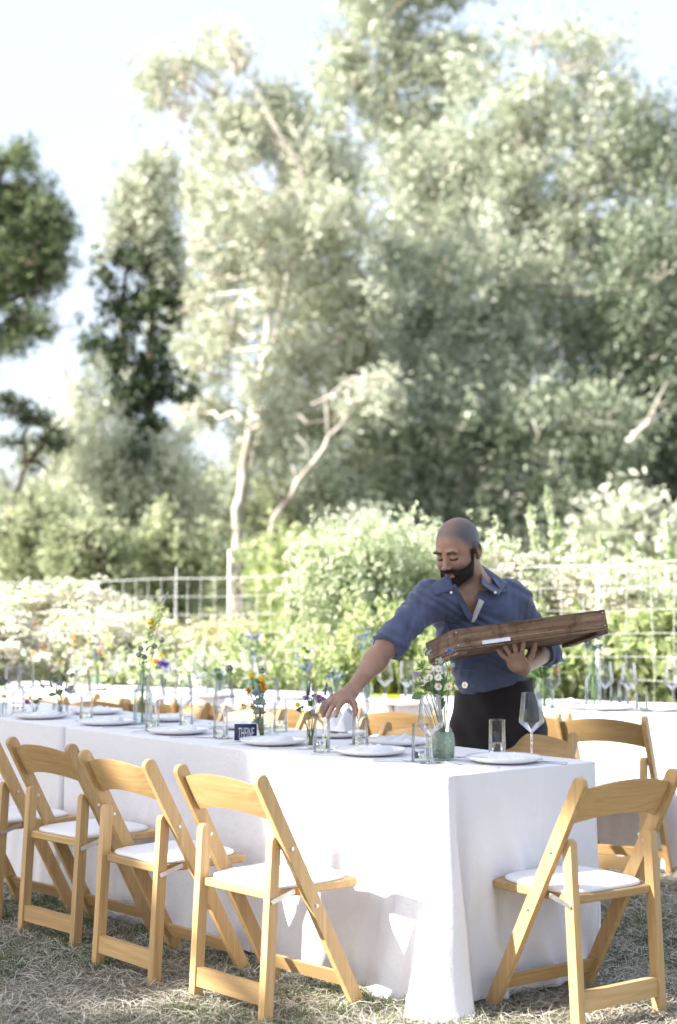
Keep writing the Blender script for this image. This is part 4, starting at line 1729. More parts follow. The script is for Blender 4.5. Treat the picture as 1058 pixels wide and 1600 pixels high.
# tall pale eucalyptus in the middle with white double trunk
Y = 38.3
w1 = [g0(362, Y), P(372, 800, Y), P(395, 640, Y), P(420, 520, Y), P(414, 400, Y), P(405, 300, Y)]
w2 = [g0(372, Y), P(375, 780, Y), P(400, 620, Y), P(446, 470, Y), P(462, 340, Y), P(470, 260, Y)]
w3 = [P(400, 610, Y), P(455, 585, Y), P(520, 540, Y), P(560, 500, Y + 1)]
tree('eucalyptus_tree', 'pale eucalyptus with two leaning white trunks, left of the middle', 'tree', g0(365, Y),
     bl(40.4, (340, 60, 50, 28, -1, .5), (310, 105, 45, 28, 0, .45), (372, 175, 60, 45), (325, 215, 45, 30, 0, .6), (420, 150, 45, 30), (445, 225, 75, 50), (300, 285, 38, 40, 1, .5), (350, 300, 50, 40),
        (505, 265, 70, 50), (460, 330, 85, 60), (375, 370, 60, 45), (330, 440, 50, 40, 0, .5), (520, 360, 70, 60, -2), (440, 450, 90, 50), (540, 450, 75, 60, -2), (345, 520, 50, 40), (470, 540, 80, 50, -2), (555, 540, 70, 50), (300, 560, 40, 30, 0, .5), (300, 380, 35, 30, 0, .4), (290, 455, 36, 30, 1, .45), (330, 600, 40, 30, 1, .5), (295, 640, 36, 28, 1, .5), (262, 500, 26, 26, 1, .35), (250, 130, 34, 20, 0, .35), (260, 90, 26, 16, 0, .3), (360, 60, 30, 20, 0, .5), (360, 250, 40, 30, -3, .4), (395, 330, 30, 26, -3, .35), (430, 420, 40, 24, -3, .2), (440, 640, 34, 22, -3, .3), (592, 596, 30, 24, -6, .5), (560, 628, 20, 14, -6, .25), (400, 690, 60, 40, 1, .5), (500, 640, 60, 50, 1)),
     40000, L_EUCP, BARK_W, 21, [w1, w2, w3], .125, TGp, clump=.95, per=210, size=(.14, .27), aspect=.42, droop=.3, shell=.2, flat=.62, tuft=.12)
# tall sparse one behind, top of the frame
Y = 50
tree('eucalyptus_tree', 'tallest sparse eucalyptus, its top cut by the upper edge', 'tree', g0(600, Y),
     bl(Y, (600, 20, 70, 40, 0, .8), (655, 60, 60, 40), (560, 90, 50, 35, 0, .7), (700, 115, 60, 35), (540, 130, 45, 30, 0, .7), (620, 130, 60, 40, 0, .7), (590, 185, 50, 40, 0, .8), (655, 190, 55, 40), (510, 200, 40, 30, 0, .5), (700, -30, 60, 40), (580, -50, 70, 40), (740, 60, 25, 25, 0, .6), (520, 60, 30, 20, 0, .5)),
     15500, L_EUC, BARK_W, 22, [[g0(600, Y), P(610, 600, Y), P(620, 300, Y), P(612, 60, Y)]], .26, TGp, clump=1.1, per=210, size=(.18, .33), aspect=.42, droop=.2, flat=.55, tuft=.15, shell=.2)
# the big one on the right, in three overlapping trees
Y = 45
tree('eucalyptus_tree', 'broad grey green eucalyptus filling the right, above the head of the man', 'tree', g0(760, Y),
     bl(Y, (840, 35, 60, 25, 0, .7), (780, 130, 50, 35), (900, 80, 55, 35), (870, 160, 90, 50), (950, 140, 50, 40), (700, 250, 90, 60), (800, 230, 90, 60), (930, 230, 80, 60), (620, 260, 60, 50), (990, 270, 50, 45),
        (640, 340, 90, 60), (750, 340, 100, 70), (870, 330, 100, 70), (970, 360, 70, 60), (600, 430, 80, 60, -2), (710, 440, 100, 70, -3), (830, 450, 100, 70, -2), (940, 450, 90, 70), (600, 520, 70, 60, -2), (690, 550, 90, 70, -3), (790, 570, 100, 70, -3), (900, 560, 90, 70)),
     84000, L_EUC, BARK_W, 23, [[g0(760, Y), P(765, 700, Y), P(790, 450, Y), P(815, 200, Y)], [P(765, 700, Y), P(860, 480, Y), P(900, 300, Y)], [P(770, 560, Y), P(690, 430, Y), P(670, 330, Y)]], .34, TGp, clump=1.15, per=380, size=(.13, .26), aspect=.40, droop=.3, flat=.65, tuft=.14)
Y = 39
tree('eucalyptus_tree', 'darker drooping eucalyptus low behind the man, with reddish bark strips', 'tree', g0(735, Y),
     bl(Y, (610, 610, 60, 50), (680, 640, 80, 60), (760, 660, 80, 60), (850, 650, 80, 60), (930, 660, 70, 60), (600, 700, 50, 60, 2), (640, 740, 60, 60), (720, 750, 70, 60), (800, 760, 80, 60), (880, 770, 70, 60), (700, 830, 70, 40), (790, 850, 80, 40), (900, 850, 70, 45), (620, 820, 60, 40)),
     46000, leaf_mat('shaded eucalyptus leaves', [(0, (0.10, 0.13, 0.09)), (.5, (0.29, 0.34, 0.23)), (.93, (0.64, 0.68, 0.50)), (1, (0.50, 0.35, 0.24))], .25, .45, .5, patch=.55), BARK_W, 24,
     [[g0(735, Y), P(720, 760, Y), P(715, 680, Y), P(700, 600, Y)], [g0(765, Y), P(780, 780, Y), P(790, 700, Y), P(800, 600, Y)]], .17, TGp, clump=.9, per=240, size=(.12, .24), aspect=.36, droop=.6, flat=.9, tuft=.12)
Y = 42
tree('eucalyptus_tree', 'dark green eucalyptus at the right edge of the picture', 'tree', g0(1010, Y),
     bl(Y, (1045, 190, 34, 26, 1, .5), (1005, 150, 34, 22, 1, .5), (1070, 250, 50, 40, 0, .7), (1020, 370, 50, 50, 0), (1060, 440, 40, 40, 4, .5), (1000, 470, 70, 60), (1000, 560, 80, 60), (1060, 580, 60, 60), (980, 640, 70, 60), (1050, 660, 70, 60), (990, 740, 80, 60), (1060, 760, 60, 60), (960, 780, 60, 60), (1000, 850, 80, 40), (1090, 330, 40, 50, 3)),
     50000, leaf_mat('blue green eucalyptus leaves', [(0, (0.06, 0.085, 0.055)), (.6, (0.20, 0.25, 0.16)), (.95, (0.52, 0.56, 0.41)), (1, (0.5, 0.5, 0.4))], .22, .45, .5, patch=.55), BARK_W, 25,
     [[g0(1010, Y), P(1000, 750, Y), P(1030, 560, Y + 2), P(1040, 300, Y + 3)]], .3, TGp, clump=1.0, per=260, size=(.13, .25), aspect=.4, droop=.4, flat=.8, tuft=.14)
# ivy clad tree at the left
Y = 36
tree('ivy_clad_tree', 'slim tree wrapped in dark ivy standing alone at the left', 'tree', g0(225, Y),
     bl(Y, (235, 255, 30, 30, 0, .5), (205, 300, 28, 28, 0, .35), (235, 330, 38, 40, 0, .45), (195, 350, 25, 30, 0, .35), (250, 390, 30, 30, 0, .4)),
     7500, L_EUCP, BARK_D, 26, [[g0(225, Y), P(236, 760, Y), P(232, 600, Y), P(236, 450, Y), P(228, 270, Y)], [g0(200, Y), P(200, 640, Y), P(190, 500, Y), P(200, 400, Y)]], .15, TGp, clump=.6, per=80, size=(.12, .22), aspect=.38, droop=.4, tuft=.10, shell=.1)
ivy = bpy.data.objects[-1] if False else None
root = [o for o in bpy.data.objects if o.get('label', '').startswith('slim tree wrapped')][0]
foliage('ivy', bl(Y, (180, 400, 26, 26, 0, .8), (240, 420, 30, 32), (265, 450, 24, 28, 0, .7), (175, 450, 26, 26, 0, .7), (240, 480, 34, 40), (205, 500, 26, 40), (145, 530, 28, 26, 0, .8), (190, 570, 40, 34), (240, 560, 32, 38), (205, 620, 52, 34), (235, 670, 34, 40), (270, 620, 30, 26, 0, .7), (222, 715, 24, 34, -1.2, .6), (238, 780, 22, 34, -1.2, .5), (215, 830, 22, 30, -1.2, .5)), 8500, L_DARK, root, 27, clump=.5, per=90, size=(.10, .18), aspect=.7, tuft=.09, shell=.1)
foliage('hanging_sprays', bl(Y, (150, 600, 40, 30, -1, .5), (165, 680, 45, 50, -1), (140, 740, 45, 40, -1), (260, 720, 45, 50, -1), (205, 760, 50, 50, -1), (280, 800, 40, 40), (120, 670, 30, 40, 0, .6)), 15000, L_EUCP, root, 28, clump=.7, per=150, size=(.12, .22), aspect=.38, droop=.7, tuft=.10)
# pine at the far left
Y = 33
tree('pine_tree', 'bushy dark pine cut by the left edge, high against the sky', 'tree', g0(-60, Y),
     bl(Y, (32, 238, 16, 18), (12, 262, 26, 20), (45, 282, 20, 20), (20, 310, 40, 26), (66, 325, 22, 22), (90, 320, 10, 14), (35, 350, 40, 30), (78, 362, 28, 24), (104, 352, 12, 12), (20, 395, 40, 30), (65, 400, 40, 26), (98, 402, 16, 14), (50, 430, 40, 20), (85, 430, 28, 12), (10, 445, 34, 22), (72, 455, 22, 8), (25, 500, 30, 14), (60, 512, 36, 16), (10, 530, 30, 16), (-40, 330, 50, 60), (-50, 450, 60, 60), (-70, 250, 40, 50), (-60, 550, 50, 40)),
     40000, L_PINE, BARK_D, 29, [[g0(-60, Y), P(-50, 600, Y), P(-40, 400, Y), P(0, 270, Y)]], .22, TGp, clump=.5, per=150, size=(.10, .20), aspect=.22, flat=.7, tuft=.07, shell=.2)
Y = 28
tree('small_tree', 'thin crooked tree with a bare dark trunk at the left edge', 'tree', g0(8, Y),
     bl(Y, (25, 640, 26, 18, 0, .5), (62, 655, 26, 16), (85, 690, 24, 16), (25, 690, 22, 12, 0, .5), (60, 720, 24, 12, 0, .5), (5, 620, 16, 16, 0, .5)),
     2600, L_DARK, BARK_D, 30, [[g0(5, Y), P(8, 860, Y), P(14, 800, Y), P(40, 730, Y), P(36, 690, Y), P(48, 655, Y)], [P(40, 730, Y), P(75, 680, Y), P(100, 650, Y)]], .075, TGp, clump=.3, per=40, size=(.07, .13), aspect=.4)
# fallen and broken pale limbs
for (pts, rr, lab) in [([(408, 905, 34), (425, 815, 34), (478, 735, 34), (530, 665, 34), (582, 605, 34)], .085, 'long bare white limb leaning to the right beside the white double trunk'),
                       ([(985, 690, 36), (1004, 668, 36), (1024, 642, 36)], .09, 'broken pale limb caught in the dark tree at the right'),
                       ([(890, 905, 24), (905, 858, 24), (938, 826, 24), (958, 790, 24)], .05, 'dry bare branch rising out of the bushes at the right')]:
    q = [P(*t) for t in pts]
    q[0] = Vector(q[0])
    mb = MB()
    o0 = q[0]
    rr_ = np.random.default_rng(int(pts[0][0]))
    pp = []
    for a, b_ in zip(q, q[1:]):
        for j in range(4):
            pp.append(a.lerp(b_, j / 4) + Vector(rr_.normal(size=3)) * rr * .3)
    pp.append(q[-1])
    mb.tube([p - o0 for p in pp], [rr * (1 - .85 * i / len(pp)) for i in range(len(pp))], 9)
    for j in (5, 7, 9, 11, 13, 14) if len(pp) > 14 else (3, 5):
        e = pp[j] + Vector((rr_.uniform(-.5, .9), rr_.uniform(-.4, .4), rr_.uniform(.3, 1.2)))
        mb.tube([pp[j] - o0, (pp[j] + e) / 2 - o0 + Vector((0, 0, .06)), e - o0], [rr * .4, rr * .3, rr * .12], 6)
    o = mb.build('bare_branch', BARK_W)
    o.location = o0
    tag(o, lab, 'branch')

# ------------------------------------------------------------------ understory behind the fence
UG = 'bushes under the trees'
ub = [
    (60, 820, 27, 60, 55, 5000, L_BUSH, 'olive bush behind the thin crooked trunk'),
    (135, 850, 24, 50, 45, 4000, L_BUSH, 'pale bush between the fence post and the left trees'),
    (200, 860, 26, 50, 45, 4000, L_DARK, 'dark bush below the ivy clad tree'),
    (275, 850, 25, 55, 50, 5000, L_BUSH, 'olive bush left of the white trunks'),
    (330, 790, 43, 60, 50, 6000, L_BUSH, 'tall bush just left of the white trunks, in sun'),
    (440, 800, 43, 60, 55, 6000, L_BUSH, 'tall bush between the white trunks and the leaning limb'),
    (520, 740, 37, 70, 60, 7000, L_EUC, 'grey green bush left of the dark hollow'),
    (560, 850, 30, 60, 50, 6000, L_EUC, 'grey green bush below the dark hollow'),
    (460, 880, 22, 50, 40, 4000, L_GARD, 'bright green bush behind the wire, right of the tall post'),
    (990, 825, 20, 60, 45, 7000, L_EUCP, 'pale drooping bush at the right behind the wire'),
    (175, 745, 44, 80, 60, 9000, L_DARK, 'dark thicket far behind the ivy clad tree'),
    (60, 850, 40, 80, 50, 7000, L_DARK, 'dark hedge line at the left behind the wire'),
    (90, 740, 38, 60, 50, 5000, L_BUSH, 'hazy bush far behind at the left'),
    (15, 760, 60, 60, 60, 3000, L_BUSH, 'farthest bush at the left edge'),
    (660, 880, 27, 60, 45, 5000, L_EUC, 'low grey bush behind the head of the man'),
    (400, 730, 46, 90, 80, 9000, L_EUC, 'wide grey green thicket behind the white trunks'),
    (240, 800, 40, 90, 70, 8000, L_EUC, 'wide thicket behind the ivy clad tree'),
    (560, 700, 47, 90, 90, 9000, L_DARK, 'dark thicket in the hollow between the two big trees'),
]
for i, (x, y, Y, rx, ry, nn, lm, lab) in enumerate(ub):
    base = g0(x, Y)
    k = Y / F
    zc = P(x, y, Y).z
    bs = [((base[0] + dx * rx * k, Y + dy * rx * k, zc + dz * ry * k), (rx * k * .62, rx * k * .62, ry * k * .62), 1) for dx, dy, dz in [(-.5, 0, .1), (.5, .2, 0), (0, -.3, .45), (.1, .4, -.3), (-.25, -.3, -.5), (.4, -.1, -.6)]]
    zz = zc - ry * k
    while zz > .5:
        bs.append(((base[0] + random.uniform(-.3, .3) * rx * k, Y, zz), (rx * k * .8, rx * k * .6, .6), 1))
        zz -= .7
    tree('bush', lab, 'bush', base, bs, int(nn * 1.15), lm, BARK_D, 200 + i, None, .05, UG, clump=.55, per=110, size=(.10, .20), aspect=.45, droop=.3, tuft=.09)

# ------------------------------------------------------------------ the wire fence
FM = plain('galvanised wire', (0.55, 0.56, 0.56), .5, .5, .2)
PM = plain('white painted steel post', (0.80, 0.79, 0.77), .5, .4)


def fY(px):
    return 14.4 - 4.6 * (px / 1058)


froot = tag(empty('wire_fence', P(358, 935, fY(358)) * 1.0), 'white wire mesh stock fence running across behind the garden', 'fence')
fo_ = Vector(froot.location)
froot.location.z = 0
fo_.z = 0
for px, zt, r_ in ((-30, 1.47, .018), (152, 1.48, .019), (358, 1.72, .021), (275, 1.58, .007), (560, 1.5, .018), (762, 1.52, .018), (933, 1.56, .020), (1090, 1.56, .018)):
    Y = fY(px)
    c_ = Vector(((px - 529) / F * Y, Y, 0)) - fo_
    mb = MB()
    mb.tube([c_, c_ + Vector((0.004, 0, zt - .004)), c_ + Vector((0.004, 0, zt))], [r_ * .6, r_ * .6, r_ * .35], 8)
    mb.build('post', PM, froot)


def ftop(px):
    return 1.46 + .09 * px / 1058


for zi in range(9):
    mb = MB()
    pts = []
    for px in range(-120, 1200, 24):
        Y = fY(px)
        sag = .005 * math.sin(px * .031 + zi * .4)
        pts.append(Vector(((px - 529) / F * Y, Y - .03, ftop(px) - zi * .15 + sag)) - fo_)
    mb.tube(pts, .0032 if zi == 0 else .0020, 5)
    mb.build('horizontal_wire', FM, froot)
mb = MB()
x = -3.9
while x < 2.6:
    # solve the pixel of this stay
    px = 529 + x * F / 12
    for _ in range(5):
        px = 529 + x * F / fY(px)
    Y = fY(px)
    mb.tube([Vector((x, Y - .03, 0.0)) - fo_, Vector((x + random.uniform(-.02, .02), Y - .03, ftop(px) * .5)) - fo_, Vector((x, Y - .03, ftop(px))) - fo_], .0017, 4)
    x += .12
tag(mb.build('vertical_wires', FM, froot), kind='stuff')

# ------------------------------------------------------------------ the garden
GG = 'garden plants in front of the fence'


def umbels(blobs, n, parent, seed, r0=(.05, .10), m=None):
    """flat topped flower heads with their stalks"""
    r = np.random.default_rng(seed)
    cs = blob_points(blobs, n, r, .12, 2, shell=.6)
    V = []
    for c_ in cs:
        rr = r.uniform(*r0)
        k = 26
        a = r.random(k) * 2 * PI
        q = np.sqrt(r.random(k)) * rr
        nrm = r.normal(size=2) * .25
        dz = -(q / rr) ** 2 * rr * .35 + q * (np.cos(a) * nrm[0] + np.sin(a) * nrm[1])
        V.append(np.stack([c_[0] + q * np.cos(a), c_[1] + q * np.sin(a), c_[2] + dz], -1))
    V = np.concatenate(V)
    v = leaf_cloud(V, r.uniform(.018, .034, len(V)), .9, r, 0, .6)
    return np_mesh('flower_heads', v - np.array(parent.location), np.arange(len(V) * 4).reshape(-1, 4), m or L_UMB, parent, False)


def stalks(x0, x1, y0, y1, n, h, m, parent, seed, wdt=.004, lean=.12, name='stalks'):
    r = np.random.default_rng(seed)
    x = r.uniform(x0, x1, n)
    y = r.uniform(y0, y1, n)
    hh = r.uniform(h[0], h[1], n)
    d = r.normal(size=(n, 2)) * lean
    a = r.random(n) * PI
    s = np.stack([np.cos(a), np.sin(a), 0 * a], -1) * wdt / 2 * r.uniform(.6, 1.8, n)[:, None]
    p0 = np.stack([x, y, 0 * x], -1)
    p1 = p0 + np.stack([d[:, 0] * hh * .4, d[:, 1] * hh * .4, hh * .55], -1)
    p2 = p0 + np.stack([d[:, 0] * hh, d[:, 1] * hh, hh], -1)
    v = np.stack([p0 - s, p0 + s, p1 + s, p1 - s, p2 + s * .3, p2 - s * .3], 1).reshape(-1, 3)
    b_ = np.arange(n) * 6
    f = np.concatenate([np.stack([b_, b_ + 1, b_ + 2, b_ + 3], -1), np.stack([b_ + 3, b_ + 2, b_ + 4, b_ + 5], -1)])
    o0 = np.array(parent.location) if parent is not None else 0
    return np_mesh(name, v - o0, f, m, parent, False), p2


def garden_plant(label, px, Y, w_, h_, leafm, seed, n=6000, flow=0, fm=None, leaf=(.04, .085), aspect=.45, spires=(), up=.2, cat='plant', name='garden_plant', fr=(.04, .09), lowdens=1.0, shoots=0):
    x = (px - 529) / F * Y
    root = tag(empty(name, (x, Y, 0)), label, cat, GG)
    r = np.random.default_rng(seed)
    bs = []
    for k in range(9):
        z = h_ * (k + .5) / 9
        ww = w_ / 2 * math.sin(PI * (.22 + .62 * (1 - (k / 9) ** 1.6 * .75)))
        for q in range(2):
            bs.append(((x + r.uniform(-.35, .35) * w_, Y + r.uniform(-.2, .2) * w_, z), (ww * .6, ww * .6, h_ / 9), 1))
    foliage('leaves', bs, int(n * .62), leafm, root, seed, clump=.14, per=34, tuft=.028, size=leaf, aspect=aspect, shell=.25, up=up)
    st, tips = stalks(x - w_ * .35, x + w_ * .35, Y - .25, Y + .25, 40 + shoots, (h_ * .7, h_ * 1.0), M['stem'], root, seed + 1, .009, .07, 'stems')
    if shoots:
        # leafy upright shoots above the mass
        pts = []
        for i in range(shoots):
            bx, by = x + r.uniform(-.45, .45) * w_, Y + r.uniform(-.3, .3)
            hh = h_ * r.uniform(.9, 1.16)
            lx, ly = r.normal(size=2) * .06
            k = 60
            t = r.random(k) ** .8
            rad = (.055 * (1.08 - t)) + .01
            a = r.random(k) * 6.28
            pts.append(np.stack([bx + lx * t + rad * np.cos(a), by + ly * t + rad * np.sin(a), hh * (.5 + .5 * t)], -1))
        pts = np.concatenate(pts)
        v = leaf_cloud(pts, r.uniform(leaf[0] * .7, leaf[1] * .8, len(pts)), aspect, r, -.25, .3)
        tag(np_mesh('shoots', v - np.array(root.location), np.arange(len(pts) * 4).reshape(-1, 4), leafm, root, False), kind='stuff')
    if flow:
        umbels([(b[0], b[1], 1) for b in bs[-8:]], flow, root, seed + 2, fr, fm)
    for (sx, sh) in spires:
        xx = (sx - 529) / F * Y
        pts = []
        for q in range(170):
            t = q / 170
            a = r.random() * 6.28
            rad = (.085 * (1.15 - t)) * r.uniform(.3, 1)
            pts.append((xx + rad * math.cos(a) + .04 * math.sin(t * 4), Y + rad * math.sin(a), h_ * .6 + (sh - h_ * .6) * t))
        pts = np.array(pts)
        v = leaf_cloud(pts, r.uniform(.05, .10, len(pts)), .6, r, -.1, .4)
        sp = np_mesh('leafy_spire', v - np.array(root.location), np.arange(len(pts) * 4).reshape(-1, 4), L_SILV, root, False)
        tag(sp, kind='stuff')
        mb = MB()
        mb.tube([(xx - x, 0, 0), (xx - x + .02, 0, sh * .6), (xx - x, 0, sh)], [.008, .006, .003], 5)
        mb.build('stem', M['stem'], sp)
    return root


def hz(py, Y):
    return CAM_H + (935 - py) / F * Y


# left cream umbel mounds
garden_plant('cream flowering mound at the left edge before the wire', 5, 10.6, 1.0, hz(945, 10.6), L_SILV, 40, 7000, 520, L_UMB)
garden_plant('tallest cream flowering mound, before the left fence post', 85, 11.2, .8, hz(925, 11.2), L_SILV, 41, 7000, 560, L_UMB)
garden_plant('cream flowering plant low behind the leafy jar', 165, 10.4, .7, hz(975, 10.4), L_SILV, 42, 4000, 300, L_UMB)
garden_plant('cream flowering mound farther back, right of the left fence post', 195, 15, .8, hz(950, 15), L_SILV, 43, 6000, 500, L_UMB, shoots=10)
# meadow strip between
ml = [
    ('pale meadow plants before the wire left of the tall post', 240, 12.0, .8, hz(985, 12), L_DRY, 6000, 90, None),
    ('pale meadow plants under the tall white post', 320, 12.4, .8, hz(985, 12.4), L_DRY, 6000, 60, None),
    ('yellow green meadow plants right of the tall white post', 410, 12.0, .7, hz(985, 12), L_GARD, 6000, 70, None),
    ('low bright plants behind the tall blue bottle', 225, 10.2, 1.0, hz(1010, 10.2), L_GARD, 4500, 0, None),
    ('low bright plants behind the billy buttons', 330, 10.0, 1.1, hz(1025, 10), L_SILV, 4500, 0, None),
    ('low bright plants behind the purple flower vase', 430, 10.0, .9, hz(1010, 10), L_GARD, 4500, 0, None),
]
for i, (lab, px, Y, w_, h_, lm, nn, fl_, fm) in enumerate(ml):
    garden_plant(lab, px, Y, w_, h_, lm, 50 + i, nn, fl_, L_UMB, shoots=12)
# orange and pink flower spots in the strip
fl_root = tag(empty('marigold_plant', ((330 - 529) / F * 10.6, 10.6, 0)), 'orange and brown flower heads scattered low behind the far row', 'flowers', GG)
r_ = np.random.default_rng(8)
for i in range(16):
    px, py = r_.choice([r_.normal(345, 45), r_.normal(95, 30), r_.normal(650, 20)]), r_.normal(1008, 14)
    q = P(px, py, 10.6 - r_.random() * .6) - fl_root.location
    mb = MB()
    for k in range(14):
        d = Vector(r_.normal(size=3))
        d.z = abs(d.z)
        mb.leaf(q, d, Vector((0, 0, 1)), .026, .018, .2, 2)
    mb.build('blossom', M[['petal_orange', 'yellow', 'petal_orange', 'petal_lilac'][i % 4]], fl_root)
    mb = MB()
    mb.tube([Vector((q.x, q.y, 0)), q], .003, 4)
    mb.build('stem', M['stem'], fl_root)
# central tall shrubs
garden_plant('tall silvery shrub with upright shoots left of the rolled sleeve', 530, 11.2, .7, hz(862, 11.2), L_SILV, 60, 12000, 0, shoots=46, leaf=(.035, .075))
garden_plant('tallest silvery shrub behind the outstretched arm', 602, 11.4, .9, hz(842, 11.4), L_SILV, 61, 17000, 0, shoots=50, leaf=(.035, .075))
garden_plant('silvery shrub directly behind the shoulder of the man', 680, 11.6, 1.0, hz(850, 11.6), L_SILV, 62, 14000, 0, shoots=36, leaf=(.035, .075))
garden_plant('lower green bush at the foot of the silvery shrubs', 540, 10.2, .7, hz(985, 10.2), L_GARD, 63, 7000, 0, shoots=20)
garden_plant('lower green bush behind the daisy bouquet', 640, 10.3, 1.0, hz(955, 10.3), L_GARD, 64, 7000, 0, shoots=20)
# right side
garden_plant('cream flowering mound just right of the head of the man', 800, 11.6, 1.1, hz(872, 11.6), L_SILV, 70, 10000, 650, L_UMB, shoots=14, spires=((835, hz(790, 11.6)), (862, hz(762, 11.6)), (878, hz(815, 11.6))), fr=(.05, .11))
garden_plant('cream flowering mound above the right end of the crate', 915, 11.5, 1.1, hz(885, 11.5), L_SILV, 71, 9000, 600, L_UMB, shoots=16, spires=((905, hz(825, 11.5)), (945, hz(835, 11.5))), fr=(.05, .11))
garden_plant('cream flowering mound at the right edge', 1030, 11.5, 1.1, hz(900, 11.5), L_SILV, 72, 8000, 300, L_UMB, shoots=22, spires=((985, hz(850, 11.5)), (1045, hz(800, 11.5))), fr=(.05, .11))
garden_plant('bright green leafy plant behind the round jar', 850, 10.9, .9, hz(985, 10.9), L_GARD, 73, 8000, 0, leaf=(.06, .13), aspect=.5)
garden_plant('bright green leafy plant behind the tall patterned bottle', 940, 10.8, .9, hz(975, 10.8), L_GARD, 74, 8000, 0, leaf=(.06, .13), aspect=.5)
garden_plant('bright green leafy plant at the right edge behind the far row', 1040, 10.7, .9, hz(970, 10.7), L_GARD, 75, 8000, 0, leaf=(.06, .13), aspect=.5)
garden_plant('leafy green plant hidden mostly behind the man', 760, 10.0, .9, hz(960, 10), L_GARD, 76, 6000, 0)
garden_plant('green plant with cream heads behind the wire at the right', 1000, 14.5, 1.6, hz(885, 14.5), L_GARD, 77, 7000, 250, L_UMB)
# ground cover
mg_ = tag(empty('x'), None)
bpy.data.objects.remove(mg_)
o, _t = stalks(-8, 8, 9.3, 19, 30000, (.2, .75), L_DRY, None, 90, .008, .18, 'meadow_grass')
tag(o, 'tall dry meadow grass filling the ground between the garden plants', 'grass', kind='stuff')
o, _t = stalks(-16, 16, 19, 44, 22000, (.3, 1.2), L_BUSH, None, 91, .03, .25, 'undergrowth')
tag(o, 'rough undergrowth covering the ground below the trees', 'undergrowth', kind='stuff')

# ------------------------------------------------------------------ the tree that shades the man and the table ends (stands left, outside the picture)
AX = np.array([-.953, -.303])


def shade_blob(q, w_, a, rq, rw, dens=1.0):
    x = a * .953 + q * .303
    y = a * .303 - q * .953
    return ((x, y, w_ - .696 * a), (rq, rq, rw), dens)


sb = []
r_ = np.random.default_rng(77)
for q in np.arange(-6.3, -3.0, .42):            # over the man, the crate and the right hand chair
    for w_ in np.arange(2.3, 3.9, .40):
        if q < -6.0 and w_ > 3.5:
            continue
        sb.append(shade_blob(q + r_.normal() * .06, w_ + r_.normal() * .06 + (.1 if q > -5 else 0), -13 + r_.normal() * .4, .30, .30, 1))
for q in np.arange(-8.4, -5.85, .36):            # over the left end of the table
    for w_ in (.7, 1.05, 1.4, 1.68):
        sb.append(shade_blob(q + r_.normal() * .05, w_, -13.6 + r_.normal() * .3, .28, .26, 1))
for q in np.arange(-7.6, 1.5, .75):             # over the ground in front
    for w_ in (-3.3, -2.5, -1.7, -.9, -.15, .45):
        if w_ < -1 or abs(math.sin(q * 2.3 + w_)) > .25:
            sb.append(shade_blob(q + r_.normal() * .12, w_ + r_.normal() * .08, -12.5 + r_.normal() * .6, .50, .44, .75))
tree('shade_tree', 'tree outside the picture at the left that shades the man', 'tree', (-14.5, 1.4, 0), sb, 95000, L_EUC, BARK_D, 99, [[(-14.5, 1.4, 0), (-14.2, 1.5, 4), (-13.6, 1.3, 8), (-13.0, 1.2, 10.5)]], .16, TGp, clump=.26, per=34, size=(.12, .20), aspect=.55, shell=.0)


